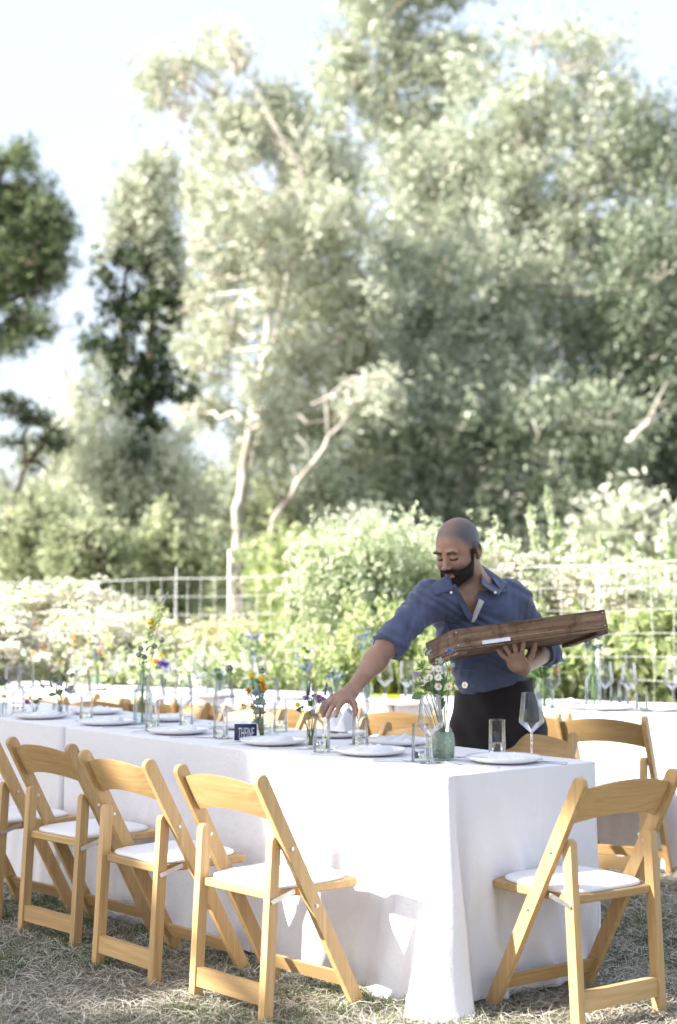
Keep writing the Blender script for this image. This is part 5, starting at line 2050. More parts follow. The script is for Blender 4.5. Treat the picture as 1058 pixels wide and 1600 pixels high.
# ------------------------------------------------------------------ signed distance modelling for the man
class Field:
    def __init__(s, lo, hi, vox):
        s.lo = np.array(lo, float)
        s.vox = vox
        s.n = np.ceil((np.array(hi) - s.lo) / vox).astype(int) + 1
        s.a = np.full(s.n, 0.5, np.float32)
        s.ax = [s.lo[k] + np.arange(s.n[k]) * vox for k in range(3)]

    def sl(s, lo, hi, mg):
        i0 = np.clip(((np.array(lo) - mg - s.lo) / s.vox).astype(int), 0, s.n - 1)
        i1 = np.clip(((np.array(hi) + mg - s.lo) / s.vox).astype(int) + 2, 1, s.n)
        return tuple(slice(a, b) for a, b in zip(i0, i1))

    def grid(s, sl):
        return (s.ax[0][sl[0]][:, None, None], s.ax[1][sl[1]][None, :, None], s.ax[2][sl[2]][None, None, :])

    def put(s, fn, lo, hi, k=0.0, mg=.03, mode='add'):
        sl = s.sl(lo, hi, mg + k)
        g = s.grid(sl)
        d = fn(*g).astype(np.float32)
        a = s.a[sl]
        if mode == 'add':
            if k > 0:
                h = np.maximum(k - np.abs(a - d), 0) / k
                s.a[sl] = np.minimum(a, d) - h * h * k / 4
            else:
                s.a[sl] = np.minimum(a, d)
        elif mode == 'sub':
            if k > 0:
                h = np.maximum(k - np.abs(-d - a), 0) / k
                s.a[sl] = np.maximum(a, -d) + h * h * k / 4
            else:
                s.a[sl] = np.maximum(a, -d)

    def cap(s, a, b, r1, r2, k=.0, mode='add', sq=(1, 1, 1), mg=.03):
        a, b = np.array(a, float), np.array(b, float)
        q = np.array(sq, float)

        def fn(x, y, z):
            px, py, pz = (x - a[0]) / q[0], (y - a[1]) / q[1], (z - a[2]) / q[2]
            ba = (b - a) / q
            h = np.clip((px * ba[0] + py * ba[1] + pz * ba[2]) / (ba @ ba + 1e-9), 0, 1)
            return np.sqrt((px - ba[0] * h) ** 2 + (py - ba[1] * h) ** 2 + (pz - ba[2] * h) ** 2) - (r1 + (r2 - r1) * h)
        m = max(r1, r2) * max(sq)
        s.put(fn, np.minimum(a, b) - m, np.maximum(a, b) + m, k, mg, mode)

    def ell(s, c, rad, k=.0, rot=None, mode='add', mg=.03):
        c = np.array(c, float)
        rad = np.array(rad, float)
        Rm = np.eye(3) if rot is None else np.array(rot)

        def fn(x, y, z):
            dx, dy, dz = x - c[0], y - c[1], z - c[2]
            u = (Rm[0, 0] * dx + Rm[1, 0] * dy + Rm[2, 0] * dz) / rad[0]
            v = (Rm[0, 1] * dx + Rm[1, 1] * dy + Rm[2, 1] * dz) / rad[1]
            w_ = (Rm[0, 2] * dx + Rm[1, 2] * dy + Rm[2, 2] * dz) / rad[2]
            L = np.sqrt(u * u + v * v + w_ * w_)
            L2 = np.sqrt((u / rad[0]) ** 2 + (v / rad[1]) ** 2 + (w_ / rad[2]) ** 2) + 1e-6
            return L * (L - 1) / L2
        m = rad.max()
        s.put(fn, c - m, c + m, k, mg, mode)

    def mesh(s, name, m, parent, origin):
        g = openvdb.FloatGrid(0.5)
        g.copyFromArray(np.ascontiguousarray(s.a))
        pts, tri, quad = g.convertToPolygons(0.0, 0.0)
        pts = pts * s.vox + s.lo - np.array(origin)
        o = np_mesh(name, pts, quad[:, ::-1] if len(quad) else tri, m, parent, True)
        import bmesh
        bm = bmesh.new()
        bm.from_mesh(o.data)
        if len(tri) and len(quad):
            pass
        # keep the largest island(s) only when tiny crumbs exist
        bmesh.ops.recalc_face_normals(bm, faces=bm.faces)
        bm.to_mesh(o.data)
        bm.free()
        o.data.polygons.foreach_set('use_smooth', [True] * len(o.data.polygons))
        return o


# key points ---------------------------------------------------------
HEAD = P(715, 861, 6.24)
NECK = P(749, 918, 6.33)
CHEST = P(748, 975, 6.38)
BELLY = P(768, 1050, 6.50)
PELV = P(778, 1120, 6.56)
SHR = P(668, 938, 6.22)
SHL = P(803, 936, 6.42)
ELR = P(606, 1008, 6.10)
WRR = P(547, 1082, 5.92)
ELL_ = P(852, 1018, 6.52)
WRL = P(817, 1043, 6.13)
HIPR, HIPL = PELV + Vector((-.10, .0, -.06)), PELV + Vector((.11, .05, -.06))

# head frame: forward f, up u, side s(his left)
yaw, pit = R(-37), R(-23)
f_ = Vector((math.sin(yaw) * math.cos(pit), -math.cos(yaw) * math.cos(pit), math.sin(pit)))
u0 = Vector((0, 0, 1))
s_ = u0.cross(f_).normalized()       # his left side when looking along f_
u_ = f_.cross(s_).normalized()
HR = np.array([[s_.x, f_.x, u_.x], [s_.y, f_.y, u_.y], [s_.z, f_.z, u_.z]])   # columns: side, forward, up
SC = 1.04


def H(a, b_, c_):
    """head coordinates (side, forward, up) in metres -> world"""
    return HEAD + (s_ * a + f_ * b_ + u_ * c_) * SC


def hr(*v):
    return tuple(x * SC for x in v)


body = Field((-.16, 5.62, .80), (1.02, 6.86, 1.70), .0034)
# cranium and face
body.ell(H(0, -.018, .035), hr(.077, .098, .088), 0, HR)
body.ell(H(0, .022, -.020), hr(.066, .068, .092), .03, HR)
body.ell(H(0, .030, -.075), hr(.050, .055, .040), .03, HR)           # jaw
body.ell(H(0, .066, -.100), hr(.024, .020, .018), .02, HR)           # chin
for q in (-1, 1):
    body.ell(H(q * .036, .062, -.028), hr(.024, .024, .022), .02, HR)   # cheek
    body.ell(H(q * .031, .081, .026), hr(.026, .012, .008), .014, HR)   # brow ridge
    body.ell(H(q * .031, .094, .006), hr(.017, .014, .011), .010, HR, 'sub')   # eye socket
    body.ell(H(q * .031, .077, .004), hr(.0145, .0125, .0105), .003, HR)     # lid over the eye
    # ears
    body.ell(H(q * .081, -.020, -.002), hr(.0115, .021, .033), .004, HR)
    body.ell(H(q * .092, -.014, .002), hr(.007, .010, .019), .004, HR, 'sub')
    body.ell(H(q * .078, -.012, -.030), hr(.008, .010, .011), .004, HR)
# nose
body.cap(H(0, .086, .014), H(0, .104, -.024), .0075 * SC, .0100 * SC, .010)
body.ell(H(0, .108, -.029), hr(.0098, .011, .009), .006, HR)
for q in (-1, 1):
    body.ell(H(q * .013, .098, -.032), hr(.009, .010, .008), .006, HR)
# lips
body.ell(H(0, .089, -.060), hr(.023, .009, .0055), .005, HR)
body.ell(H(0, .087, -.071), hr(.019, .009, .0065), .005, HR)
body.ell(H(0, .098, -.0655), hr(.022, .006, .0016), .003, HR, 'sub')
# neck, chest, torso
body.cap(H(0, -.028, -.05), NECK + Vector((-.012, .01, .0)), .055, .060, .03)
body.cap(NECK + Vector((-.01, 0, -.015)), CHEST + Vector((0, 0, -.02)), .062, .10, .04)
body.cap(SHR + Vector((.03, 0, -.01)), SHL + Vector((-.03, 0, -.01)), .062, .062, .06)
body.ell(CHEST + Vector((-.01, .01, 0)), (.145, .098, .15), .06)
body.cap(CHEST, PELV, .098, .11, .06, sq=(1.12, .85, 1))
# right arm (reaching to the table)
body.cap(SHR, ELR, .053, .044, .04)
body.cap(ELR, ELR.lerp(WRR, .35), .040, .0415, .03)
body.cap(ELR.lerp(WRR, .3), WRR, .041, .0255, .03)
# left arm (under the crate)
body.cap(SHL, ELL_, .053, .043, .04)
body.cap(ELL_, WRL, .043, .029, .03)


def hand(palm_c, fdir, palm_dir, side, curl, thumb_side, spread=.16, sc=1.0, wrist=None, thumb=None):
    """fdir: direction of the fingers, nrm: out of the palm, side = towards the thumb"""
    fdir = fdir.normalized()
    side = (side - fdir * side.dot(fdir)).normalized()
    nrm = fdir.cross(side)
    if nrm.dot(nrm) < .1:
        pass
    if thumb_side < 0:
        nrm = -nrm
    if palm_dir is not None and nrm.dot(palm_dir) < 0:
        nrm = -nrm
    Rm = np.array([[side.x, fdir.x, nrm.x], [side.y, fdir.y, nrm.y], [side.z, fdir.z, nrm.z]])
    body.ell(palm_c, (.042 * sc, .050 * sc, .0165 * sc), .015, Rm)
    if wrist is not None:
        body.cap(wrist, palm_c - fdir * .015 * sc, .027 * sc, .024 * sc, .02, sq=(1, 1, 1))
    lens = [.066, .074, .069, .054]
    for i in range(4):
        o_ = (1.5 - i) * .0195 * sc
        p0 = palm_c + side * o_ + fdir * (.040 - .004 * abs(1.2 - i)) * sc
        d = (fdir + side * (1.5 - i) * spread).normalized()
        c_ = curl[i]
        seg = [.44, .32, .26]
        rr = [.0102, .0092, .0083, .0072]
        prev = p0 - d * .012
        ang = 0
        for j in range(3):
            ang += c_ * (.6 if j == 0 else 1.0)
            dd = d * math.cos(ang) + nrm * math.sin(ang)
            nx_ = (p0 if j == 0 else prev) + dd * lens[i] * seg[j] * sc
            body.cap(prev, nx_, rr[j] * sc, rr[j + 1] * sc, .005 if j else .008, mg=.012)
            prev = nx_
    t0 = palm_c + side * .026 * sc - fdir * .022 * sc + nrm * .004
    td = thumb if thumb is not None else (side * .8 + fdir * .55 + nrm * .35)
    td = td.normalized()
    t1 = t0 + td * .038 * sc
    t2 = t1 + (td + fdir * .35 + nrm * .1).normalized() * .030 * sc
    t3 = t2 + (td * .7 + fdir * .6 + nrm * .15).normalized() * .024 * sc
    body.cap(t0, t1, .0150 * sc, .0118 * sc, .012, mg=.015)
    body.cap(t1, t2, .0115 * sc, .0105 * sc, .006, mg=.015)
    body.cap(t2, t3, .0105 * sc, .0085 * sc, .005, mg=.015)


# right hand, palm down over the table, fingers pointing down left, lightly curled
fd = (P(510, 1104, 5.80) - WRR).normalized()
pc = WRR + fd * .062
hand(pc, fd, Vector((.1, -.1, -1)), Vector((.35, -.9, -.25)), [.30, .34, .40, .48], 1, .14, 1.05, WRR, None)
# left hand, fingers up against the boards of the crate
fl2 = (P(797, 1006, 6.00) - WRL).normalized()
pl = WRL.lerp(P(806, 1034, 6.05), .75)
hand(pl, (fl2 + Vector((-.1, 0, .3))).normalized(), Vector((0, 1, .6)), Vector((1, -.15, .15)), [.16, .18, .18, .20], 1, .30, 1.0, WRL, Vector((.55, .1, .8)))

manr = empty('person', (PELV.x, PELV.y, 0))
tag(manr, 'bearded man in blue shirt and black apron reaching across the table', 'person')
MO = (PELV.x, PELV.y, 0)
m, n, b = mat('skin')
c = coords(n)
t = N(n, 'ShaderNodeTexNoise', Scale=14, Detail=6)
n.links.new(c, t.inputs['Vector'])
skc = ramp(n, t.outputs[0], [(.35, (.27, .148, .098)), (.65, (.36, .205, .14))])
hn = N(n, 'ShaderNodeTexNoise', Scale=330, Detail=3)
n.links.new(c, hn.inputs['Vector'])
for an, cl, st_ in (('stubble', (.075, .068, .074), 1.05), ('beard', (.022, .014, .011), 1.0), ('lip', (.33, .14, .11), 1.0)):
    at = n.nodes.new('ShaderNodeAttribute')
    at.attribute_name = an
    ml = n.nodes.new('ShaderNodeMath')
    ml.operation = 'MULTIPLY_ADD'
    ml.use_clamp = True
    ml.inputs[1].default_value = st_ * (1.6 if an == 'beard' else 1)
    ad = n.nodes.new('ShaderNodeMath')
    ad.operation = 'MULTIPLY_ADD'
    ad.inputs[1].default_value = .9 if an != 'lip' else 0
    ad.inputs[2].default_value = -.45 if an != 'lip' else 0
    n.links.new(hn.outputs[0], ad.inputs[0])
    m2 = n.nodes.new('ShaderNodeMath')
    m2.operation = 'MULTIPLY'
    n.links.new(ad.outputs[0], m2.inputs[0])
    n.links.new(at.outputs['Fac'], m2.inputs[1])
    n.links.new(at.outputs['Fac'], ml.inputs[0])
    n.links.new(m2.outputs[0], ml.inputs[2])
    mx = N(n, 'ShaderNodeMix', data_type='RGBA')
    n.links.new(ml.outputs[0], mx.inputs[0])
    n.links.new(skc, mx.inputs[6])
    mx.inputs[7].default_value = (*cl, 1)
    skc = mx.outputs[2]
n.links.new(skc, b.inputs['Base Color'])
b.inputs['Roughness'].default_value = .42
b.inputs['Subsurface Weight'].default_value = .12
b.inputs['Subsurface Radius'].default_value = (.012, .005, .003)
t = N(n, 'ShaderNodeTexNoise', Scale=190, Detail=6, Roughness=.7)
n.links.new(c, t.inputs['Vector'])
bump(n, b, t.outputs[0], .5, .003)
M['skin'] = m
bodyo = body.mesh('body', M['skin'], manr, MO)

# close cropped hair, beard and brows: thin shells over the head
M['stubble'] = noise_mat('close shaved dark hair', [(.42, (.13, .085, .07)), (.6, (.27, .18, .145))], 260, .75, .4, .002)
M['beard'] = noise_mat('dark brown beard hair', [(.4, (.010, .008, .007)), (.62, (.055, .035, .026))], 240, .8, 1.0, .008)


def headcoords(x, y, z):
    dx, dy, dz = x - HEAD.x, y - HEAD.y, z - HEAD.z
    return ((s_.x * dx + s_.y * dy + s_.z * dz) / SC, (f_.x * dx + f_.y * dy + f_.z * dz) / SC, (u_.x * dx + u_.y * dy + u_.z * dz) / SC)


def shell(name, region, off, m, noise=0.0, vox=.0026, nf=400):
    lo = np.array(HEAD) - .17
    hi = np.array(HEAD) + .17
    fl = Field(lo, hi, vox)
    # resample the body field
    idx = [np.clip((ax - body.lo[k]) / body.vox, 0, body.n[k] - 1.001) for k, ax in enumerate(fl.ax)]
    i0 = [i.astype(int) for i in idx]
    fr = [i - j for i, j in zip(idx, i0)]
    acc = 0
    for a in (0, 1):
        for b_ in (0, 1):
            for c_ in (0, 1):
                wgt = (fr[0] if a else 1 - fr[0])[:, None, None] * (fr[1] if b_ else 1 - fr[1])[None, :, None] * (fr[2] if c_ else 1 - fr[2])[None, None, :]
                acc = acc + wgt * body.a[np.ix_(i0[0] + a, i0[1] + b_, i0[2] + c_)]
    X, Y_, Z = np.meshgrid(*fl.ax, indexing='ij')
    a, b_, c_ = headcoords(X, Y_, Z)
    rg = region(a, b_, c_)          # positive inside the hairy region
    o_ = off
    if noise:
        o_ = off + noise * (np.sin(a * nf + 3 * np.sin(c_ * nf * .6)) * np.sin(b_ * nf * .9 + c_ * nf * .7) * .5 + np.sin(c_ * nf * 1.3 + a * 90) * .3)
    sd = acc - o_ * (np.clip(rg / .022, -.3, 1) if name == 'beard' else np.clip(rg / .006, -1, 1))
    d = np.maximum(sd, -(rg))
    d = np.maximum(d, -(acc + .006))
    fl.a = d.astype(np.float32)
    return fl.mesh(name, m, manr, MO)


def beard_rg(a, b_, c_):
    aa = np.abs(a)
    # jaw: everything below a line sweeping from the ear lobe to the mouth corner
    line = -.034 - .012 * np.clip((b_ - .02) / .05, 0, 1) + .10 * np.clip(.03 - b_, 0, .05)
    r1 = np.minimum(line - c_, b_ - .002 + .10 * (c_ + .05))
    side = np.minimum(np.minimum(.011 - np.abs(b_ - .012), aa - .05), np.minimum(.012 - c_, c_ + .06))      # sideburn
    mous = np.minimum(.0095 - np.abs(c_ + .0485 + .22 * np.clip(aa - .008, 0, 1)), .034 - aa)
    mous = np.minimum(mous, b_ - .05)
    rg = np.maximum(np.maximum(r1, side), mous)
    lips = np.minimum(.0070 - np.abs(c_ + .0655), .020 - aa)
    lips = np.minimum(lips, b_ - .05)
    rg = np.minimum(rg, -lips)
    rg = np.minimum(rg, c_ + .118 - .25 * (.09 - b_))     # stops at the throat
    return rg


def beard_shell():
    fl = shell('beard', beard_rg, .0062, M['beard'], .0020)
    return fl


beard_shell()


def ss(v, w_):
    t_ = np.clip(v / w_ * .5 + .5, 0, 1)
    return t_ * t_ * (3 - 2 * t_)


def brow_rg(a, b_, c_):
    aa = np.abs(a)
    return np.minimum(np.minimum(.0046 - .10 * np.clip(aa - .028, 0, 1) - np.abs(c_ - .0235 - .28 * np.clip(aa - .012, 0, .020) + .30 * np.clip(aa - .040, 0, 1)), .0190 - np.abs(aa - .031)), b_ - .05)


nv = len(bodyo.data.vertices)
co = np.empty(nv * 3, np.float32)
bodyo.data.vertices.foreach_get('co', co)
co = co.reshape(-1, 3) + np.array(MO)
ha, hb, hc = headcoords(co[:, 0], co[:, 1], co[:, 2])
haa = np.abs(ha)
inhead = ((haa < .11) & (np.abs(hb) < .14) & (hc > -.13) & (hc < .14)).astype(float)
hairline = np.minimum(hc - .052 - .9 * np.clip(hb - .03, 0, 1) + .9 * np.clip(.045 - hb, 0, .075), .2)
st_ = ss(hairline, .030) * (1 - .55 * ss(.055 - haa, .05) * ss(hc - .09, .04))
st_ = np.maximum(st_, .35 * ss(np.minimum(-.022 - hc, hb - .0), .02))
bd = ss(beard_rg(ha, hb, hc), .012)
lash = ss(np.minimum(np.minimum(.0030 - np.abs(hc + .0035 - 8 * (haa - .031) ** 2), .0150 - np.abs(haa - .031)), hb - .05), .003)
lip = ss(np.minimum(np.minimum(.0072 - np.abs(hc + .0655), .0200 - haa), hb - .06), .003)
for nm_, arr in (('stubble', st_), ('beard', np.maximum(bd, np.maximum(lash, .9 * ss(brow_rg(ha, hb, hc), .003)))), ('lip', lip)):
    at = bodyo.data.attributes.new(nm_, 'FLOAT', 'POINT')
    at.data.foreach_set('value', (arr * inhead).astype(np.float32))

# shirt ---------------------------------------------------------------
m, n, b = mat('blue chambray shirt')
c = coords(n)
t = N(n, 'ShaderNodeTexNoise', Scale=9, Detail=8, Roughness=.7)
n.links.new(c, t.inputs['Vector'])
n.links.new(ramp(n, t.outputs[0], [(.3, (.055, .068, .122)), (.7, (.092, .112, .185))]), b.inputs['Base Color'])
b.inputs['Roughness'].default_value = .85
b.inputs['Sheen Weight'].default_value = .2
b.inputs['Specular IOR Level'].default_value = .2
t = N(n, 'ShaderNodeTexNoise', Scale=420, Detail=3)
n.links.new(c, t.inputs['Vector'])
bump(n, b, t.outputs[0], .35, .002)
M['shirt'] = m
M['shirt_in'] = plain('pale inner side of the shirt', (.38, .37, .38), .85)

sh = Field((-.0, 5.75, .80), (1.06, 6.90, 1.50), .0042)
g = .012
sh.cap(NECK + Vector((0, .03, -.035)), CHEST + Vector((0, .01, -.03)), .070 + g, .11 + g, 0)
sh.cap(SHR + Vector((.02, 0, -.008)), SHL + Vector((-.02, 0, -.008)), .066 + g, .066 + g, .05)
sh.cap(NECK + Vector((.0, .02, -.05)), SHR + Vector((.03, 0, .0)), .056, .06, .05)
sh.cap(NECK + Vector((.0, .02, -.05)), SHL + Vector((-.03, 0, .0)), .056, .06, .05)
sh.ell(CHEST + Vector((-.01, .01, 0)), (.158 + g, .108 + g, .16), .06)
sh.cap(CHEST, PELV + Vector((0, 0, .02)), .112 + g, .120 + g, .06, sq=(1.12, .86, 1))
sh.cap(CHEST + Vector((-.07, -.01, .02)), CHEST + Vector((-.05, 0, -.08)), .095, .085, .05)
CUR = SHR.lerp(ELR, 1.0) + (WRR - ELR).normalized() * .01
sh.cap(SHR, CUR, .064, .060, .05)
# rolled cuffs
ud = (ELR - SHR).normalized()
for k, rr in ((0.0, .0655), (.022, .067), (.040, .0655)):
    c0 = ELR + ud * (-.052 + k)
    sh.cap(c0, c0 + ud * .006, rr, rr, .004)
sh.cap(SHL, ELL_, .064, .060, .05)
ld = (WRL - ELL_).normalized()
sh.cap(ELL_, ELL_ + ld * .07, .058, .056, .03)
# open the cuff end
co = ELR + ud * .012
X, Y_, Z = np.meshgrid(*sh.ax, indexing='ij')
pl_d = (X - co.x) * ud.x + (Y_ - co.y) * ud.y + (Z - co.z) * ud.z
near = (X < .28)
sh.a = np.where(near, np.maximum(sh.a, pl_d - .004), sh.a)
co2 = ELL_ + ld * .085
pl2 = (X - co2.x) * ld.x + (Y_ - co2.y) * ld.y + (Z - co2.z) * ld.z
sh.a = np.where(((X - co2.x) ** 2 + (Y_ - co2.y) ** 2 + (Z - co2.z) ** 2 < .0075), np.maximum(sh.a, pl2), sh.a)
# folds
fold = (.0038 * np.sin(26 * (X * .8 + Z * 1.1) + 3.0 * np.sin(7 * X + 4 * Z) + 5 * Y_) * np.clip(1.2 - np.abs(Z - 1.08) * 3.5, .15, 1)
        + .004 * np.sin(48 * (Z * .9 - X * .5) + 4 * np.sin(11 * X) + 9 * Y_)
        + .003 * np.sin(95 * (X * .5 + Z) + 5 * np.sin(20 * Z + 13 * X)) + .0022 * np.abs(np.sin(60 * (Z - X * .4) + 6 * np.sin(14 * X + 9 * Z))) ** 3)
sd_arm = np.exp(-((X - ELR.x - .05) / .09) ** 2)
fold += .0055 * sd_arm * np.sin(((X - ELR.x) * ud.x + (Z - ELR.z) * ud.z) * 95 + 4 * np.sin(Y_ * 30 + X * 25))
# armpit pull
ap = P(700, 975, 6.25)
dist = np.sqrt((X - ap.x) ** 2 + (Z - ap.z) ** 2)
angp = np.arctan2(Z - ap.z, X - ap.x)
fold += .004 * np.exp(-(dist / .14) ** 2) * np.clip(dist / .05, 0, 1) * np.sin(angp * 7 + 1)
sh.a = sh.a + fold.astype(np.float32)
sh.a = np.maximum(sh.a, (PELV.z + .128 + .20 * (X - PELV.x) + .003 * np.sin(30 * X) - Z).astype(np.float32))
# V opening: a wedge through the chest front
vt1, vt2, vb = P(702, 905, 6.2), P(752, 905, 6.2), P(739, 975, 6.2)
e1 = (X - (vt1.x + (vb.x - vt1.x) * (vt1.z - Z) / (vt1.z - vb.z)))
e2 = ((vt2.x + (vb.x - vt2.x) * (vt2.z - Z) / (vt2.z - vb.z)) - X)
wed = np.minimum(np.minimum(e1, e2), np.minimum(Z - vb.z, (6.36 + .10 * (Z - 1.28) - Y_)))
sh.a = np.maximum(sh.a, wed.astype(np.float32))
# hollow so that the neck shows inside the collar
ncut = np.sqrt(((X - NECK.x + .02) * 1.0) ** 2 + ((Y_ - NECK.y - .0) * 1.0) ** 2) - .068
sh.a = np.maximum(sh.a, np.minimum(.5, -np.maximum(ncut, (NECK.z - .0) - Z)).astype(np.float32))
shirt = sh.mesh('shirt', M['shirt'], manr, MO)


def patch(name, pts, m, parent, th=.0035, sub=6, bulge=.006):
    """four world corners a,b,c,d -> a slightly bowed thick flap"""
    a, b_, c_, d = [Vector(p) for p in pts]
    nrm = (b_ - a).cross(d - a).normalized()
    vs = []
    for side in (0, 1):
        for i in range(sub + 1):
            for j in range(sub + 1):
                u, v = i / sub, j / sub
                p = a.lerp(b_, u).lerp(d.lerp(c_, u), v)
                p = p + nrm * (bulge * math.sin(PI * u) * math.sin(PI * v) + (th / 2 if side else -th / 2))
                vs.append(p - Vector(MO))
    n_ = sub + 1
    fs = []
    for i in range(sub):
        for j in range(sub):
            q = i * n_ + j
            fs.append((q, q + n_, q + n_ + 1, q + 1))
            k = n_ * n_
            fs.append((k + q, k + q + 1, k + q + n_ + 1, k + q + n_))
    ring = [i * n_ for i in range(n_)] + [(n_ - 1) * n_ + j for j in range(1, n_)] + [i * n_ + n_ - 1 for i in range(n_ - 2, -1, -1)] + [j for j in range(n_ - 2, 0, -1)]
    for i, q in enumerate(ring):
        q2 = ring[(i + 1) % len(ring)]
        fs.append((q, q + n_ * n_, q2 + n_ * n_, q2))
    mb = MB()
    mb.add(vs, fs)
    o = mb.build(name, m, parent)
    return o


# collar: a stand round the neck plus two wings
mb = MB()
cpts_t, cpts_b = [], []
for i in range(25):
    a2 = R(-35) + R(235) * i / 24          # open at the front left
    back = (math.sin(a2) + 1) / 2
    zb = NECK.z - .012 + .022 * back
    cx_, cy_ = NECK.x - .004, NECK.y + .006
    cpts_b.append(Vector((cx_ + .084 * math.cos(a2), cy_ + .080 * math.sin(a2), zb)))
    cpts_t.append(Vector((cx_ - .012 + .076 * math.cos(a2), cy_ + .004 + .074 * math.sin(a2), zb + .042)))
vs, fs = [], []
for t_, b_ in zip(cpts_t, cpts_b):
    out = (b_ - Vector((NECK.x, NECK.y + .02, b_.z))).normalized()
    mid = (t_ + b_) / 2
    vs += [b_ - Vector(MO), t_ - Vector(MO), t_ + out * .006 - Vector(MO), b_ + out * .030 - Vector((0, 0, .012)) - Vector(MO), b_ + out * .026 - Vector((0, 0, .014)) - Vector(MO)]
for i in range(24):
    for k in range(5):
        fs.append((i * 5 + k, i * 5 + (k + 1) % 5, i * 5 + 5 + (k + 1) % 5, i * 5 + 5 + k))
mb.add(vs, fs)
col_ = mb.build('collar', M['shirt'], manr)
patch('collar_wing', [P(703, 896, 6.20), P(673, 914, 6.16), P(681, 930, 6.13), P(708, 922, 6.155)], M['shirt'], manr)
patch('collar_wing', [P(751, 882, 6.33), P(793, 911, 6.35), P(779, 931, 6.22), P(753, 914, 6.20)], M['shirt'], manr, .004, 10, .016)
patch('placket', [P(702, 915, 6.165), P(712, 913, 6.165), P(742, 968, 6.215), P(735, 975, 6.21)], M['shirt'], manr, .003, 6, .004)
patch('placket', [P(757, 940, 6.205), P(749, 935, 6.215), P(734, 974, 6.215), P(742, 972, 6.20)], M['shirt_in'], manr, .003, 6, .003)
for (x, y, Y) in ((705, 926, 6.15), (774, 926, 6.195)):
    mb = MB()
    c_ = P(x, y, Y) - Vector(MO)
    mb.tube([c_, c_ + Vector((0, -.003, 0))], .0055, 12)
    mb.build('button', M['china'], manr)

# apron and trousers ---------------------------------------------------
m, n, b = mat('black brown apron cloth')
c = coords(n)
t = N(n, 'ShaderNodeTexNoise', Scale=6, Detail=6)
n.links.new(c, t.inputs['Vector'])
n.links.new(ramp(n, t.outputs[0], [(.3, (.014, .011, .012)), (.7, (.026, .021, .023))]), b.inputs['Base Color'])
b.inputs['Roughness'].default_value = .9
b.inputs['Sheen Weight'].default_value = .15
b.inputs['Specular IOR Level'].default_value = .15
M['apron'] = m
ap = Field((.28, 6.22, .34), (1.10, 6.95, 1.06), .006)
ap.cap(PELV + Vector((-.012, -.020, .15)), PELV + Vector((.0, -.01, -.05)), .137, .160, 0, sq=(1.16, 1.12, 1))
ap.cap(PELV + Vector((0, 0, -.05)), PELV + Vector((.02, -.01, -.42)), .165, .160, .05, sq=(1.22, .86, 1))
X, Y_, Z = np.meshgrid(*ap.ax, indexing='ij')
ap.a = ap.a + (.006 * np.sin(34 * X + 5 * np.sin(6 * Z) + 10 * Y_) + .004 * np.sin(22 * Z + 9 * X) + .003 * np.sin(70 * Z * .5 + 60 * X)).astype(np.float32)
top = (PELV.z + .140) + .20 * (X - PELV.x) + .004 * np.sin(30 * X)
ap.a = np.maximum(ap.a, (Z - top).astype(np.float32))
ap.a = np.maximum(ap.a, (.42 - Z + .01 * np.sin(20 * X)).astype(np.float32))
ap.mesh('apron', M['apron'], manr, MO)
M['trouser'] = plain('dark trousers', (.03, .03, .035), .9)
tr = Field((.28, 6.2, 0.03), (1.15, 7.0, .60), .008)
for hp, kn, an in ((HIPR, Vector((HIPR.x - .03, HIPR.y - .04, .48)), Vector((HIPR.x - .02, HIPR.y + .05, .06))), (HIPL, Vector((HIPL.x + .03, HIPL.y - .02, .48)), Vector((HIPL.x + .05, HIPL.y + .1, .06)))):
    tr.cap(hp, kn, .092, .07, .02)
    tr.cap(kn, an, .068, .055, .02)
tr.mesh('trousers', M['trouser'], manr, MO)
M['shoe'] = plain('dark leather shoes', (.03, .022, .018), .5)
for an in (Vector((HIPR.x - .02, HIPR.y + .05, .06)), Vector((HIPL.x + .05, HIPL.y + .1, .06))):
    sf = Field((an.x - .12, an.y - .28, -.01), (an.x + .12, an.y + .14, .16), .006)
    sf.cap((an.x, an.y + .02, .04), (an.x - .02, an.y - .16, .032), .045, .040, 0)
    sf.cap((an.x, an.y, .05), (an.x, an.y, .11), .045, .045, .03)
    X, Y_, Z = np.meshgrid(*sf.ax, indexing='ij')
    sf.a = np.maximum(sf.a, (.004 - Z).astype(np.float32))
    sf.mesh('shoe', M['shoe'], manr, MO)

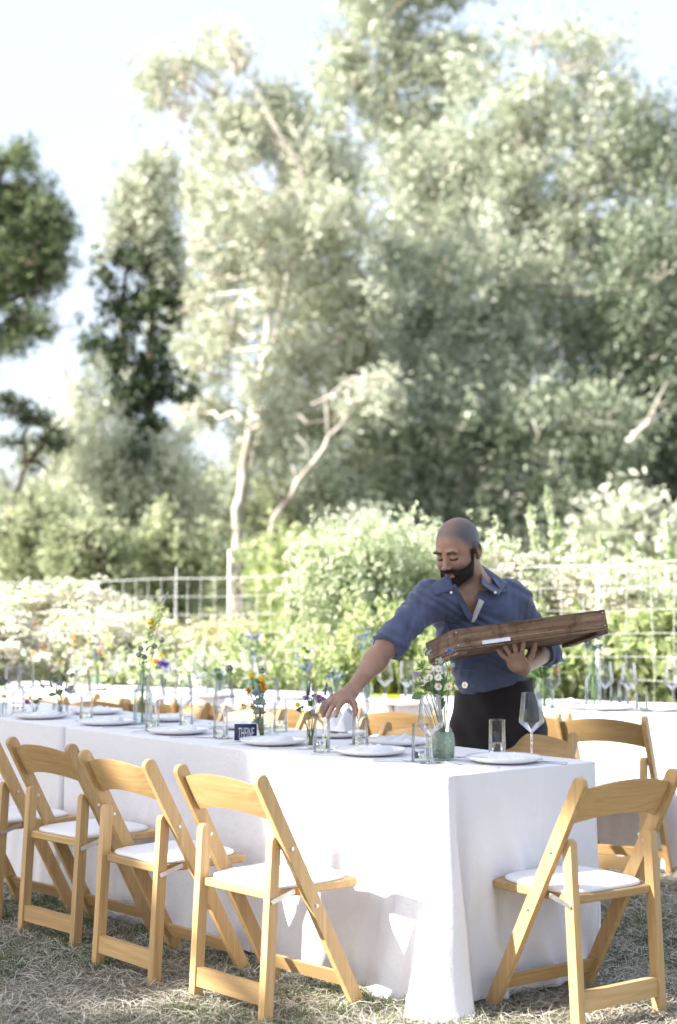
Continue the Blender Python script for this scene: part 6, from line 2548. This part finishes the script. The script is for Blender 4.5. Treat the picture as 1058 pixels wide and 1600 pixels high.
# ------------------------------------------------------------------ the wooden crate
CW = [(0.09, 0.052, 0.033), (0.20, 0.122, 0.078), (0.33, 0.222, 0.15)]
M['crate_x'] = wood_mat('old crate wood along', 0, CW, .85, fine=200, bs=.9, tone=.35)
M['crate_y'] = wood_mat('old crate wood across', 1, CW, .75, fine=200, bs=.6, tone=.3)
A = P(707, 984, 5.93)       # near top left corner
Bp = P(945, 952, 6.09)      # near top right corner
Cq = P(667, 1004, 6.27)     # far top left corner
ex = (Bp - A)
LX = ex.length
ex.normalize()
ey = Cq - A
ey = (ey - ex * ey.dot(ex)).normalized()
ez = ex.cross(ey).normalized()
ey = ez.cross(ex)
HB, WD, TH = .072, .36, .013
for k_ in ('crate_x', 'crate_y'):
    n = M[k_].node_tree
    b = n.nodes['Principled BSDF']
    src = b.inputs['Base Color'].links[0].from_socket
    t = N(n, 'ShaderNodeTexNoise', Scale=13, Detail=7, Roughness=.7)
    n.links.new(coords(n), t.inputs['Vector'])
    r1 = ramp(n, t.outputs[0], [(.36, (.25, .22, .20)), (.52, (1, 1, 1)), (.70, (1.0, .97, .92))])
    mx = N(n, 'ShaderNodeMix', data_type='RGBA', blend_type='MULTIPLY')
    mx.inputs[0].default_value = .8
    n.links.new(src, mx.inputs[6])
    n.links.new(r1, mx.inputs[7])
    n.links.new(mx.outputs[2], b.inputs['Base Color'])
crate = empty('wooden_crate')
Mx = Matrix((ex, ey, ez)).transposed().to_4x4()
Mx.translation = A
crate.matrix_world = Mx
tag(crate, 'shallow old wooden crate held up on the left hand of the man', 'crate')


def board(c_, size, mt, name='board', par=None):
    mb = MB()
    mb.box((0, 0, 0), size)
    o = mb.build(name, mt, par or crate, False)
    o.location = c_
    bv = o.modifiers.new('bevel', 'BEVEL')
    bv.width = .0018
    bv.segments = 2
    return o


board((LX / 2, TH / 2, -HB / 2), (LX, TH, HB), M['crate_x'], 'side_board')
board((LX / 2, WD - TH / 2, -HB / 2), (LX, TH, HB), M['crate_x'], 'side_board')
board((TH / 2 + .0005, WD / 2, -HB / 2), (TH, WD - 2 * TH - .001, HB), M['crate_y'], 'end_board')
board((LX - TH / 2 - .0005, WD / 2, -HB / 2), (TH, WD - 2 * TH - .001, HB), M['crate_y'], 'end_board')
nb = 5
for i in range(nb):
    wb = (WD - .004 * (nb - 1)) / nb
    board((LX / 2, wb / 2 + i * (wb + .004), -HB - .0055), (LX - .004 * (i % 2), wb, .009), M['crate_x'], 'bottom_slat')
board((.024, WD / 2, -HB - .017), (.04, WD - .01, .013), M['crate_y'], 'cleat')
board((LX - .03, WD / 2, -HB - .017), (.045, WD + .01, .013), M['crate_y'], 'cleat')
lb = board((.165, -.0015, -HB + .0085), (.115, .002, .015), plain('metal label plate', (.68, .68, .68), .35, .5, .9), 'label_holder')
for (x, z) in ((.012, -.012), (.012, -.062), (LX - .012, -.012), (LX - .012, -.062)):
    mb = MB()
    mb.tube([(x, -.0005, z), (x, -.002, z)], .003, 8)
    mb.build('nail', M['steel'], crate)
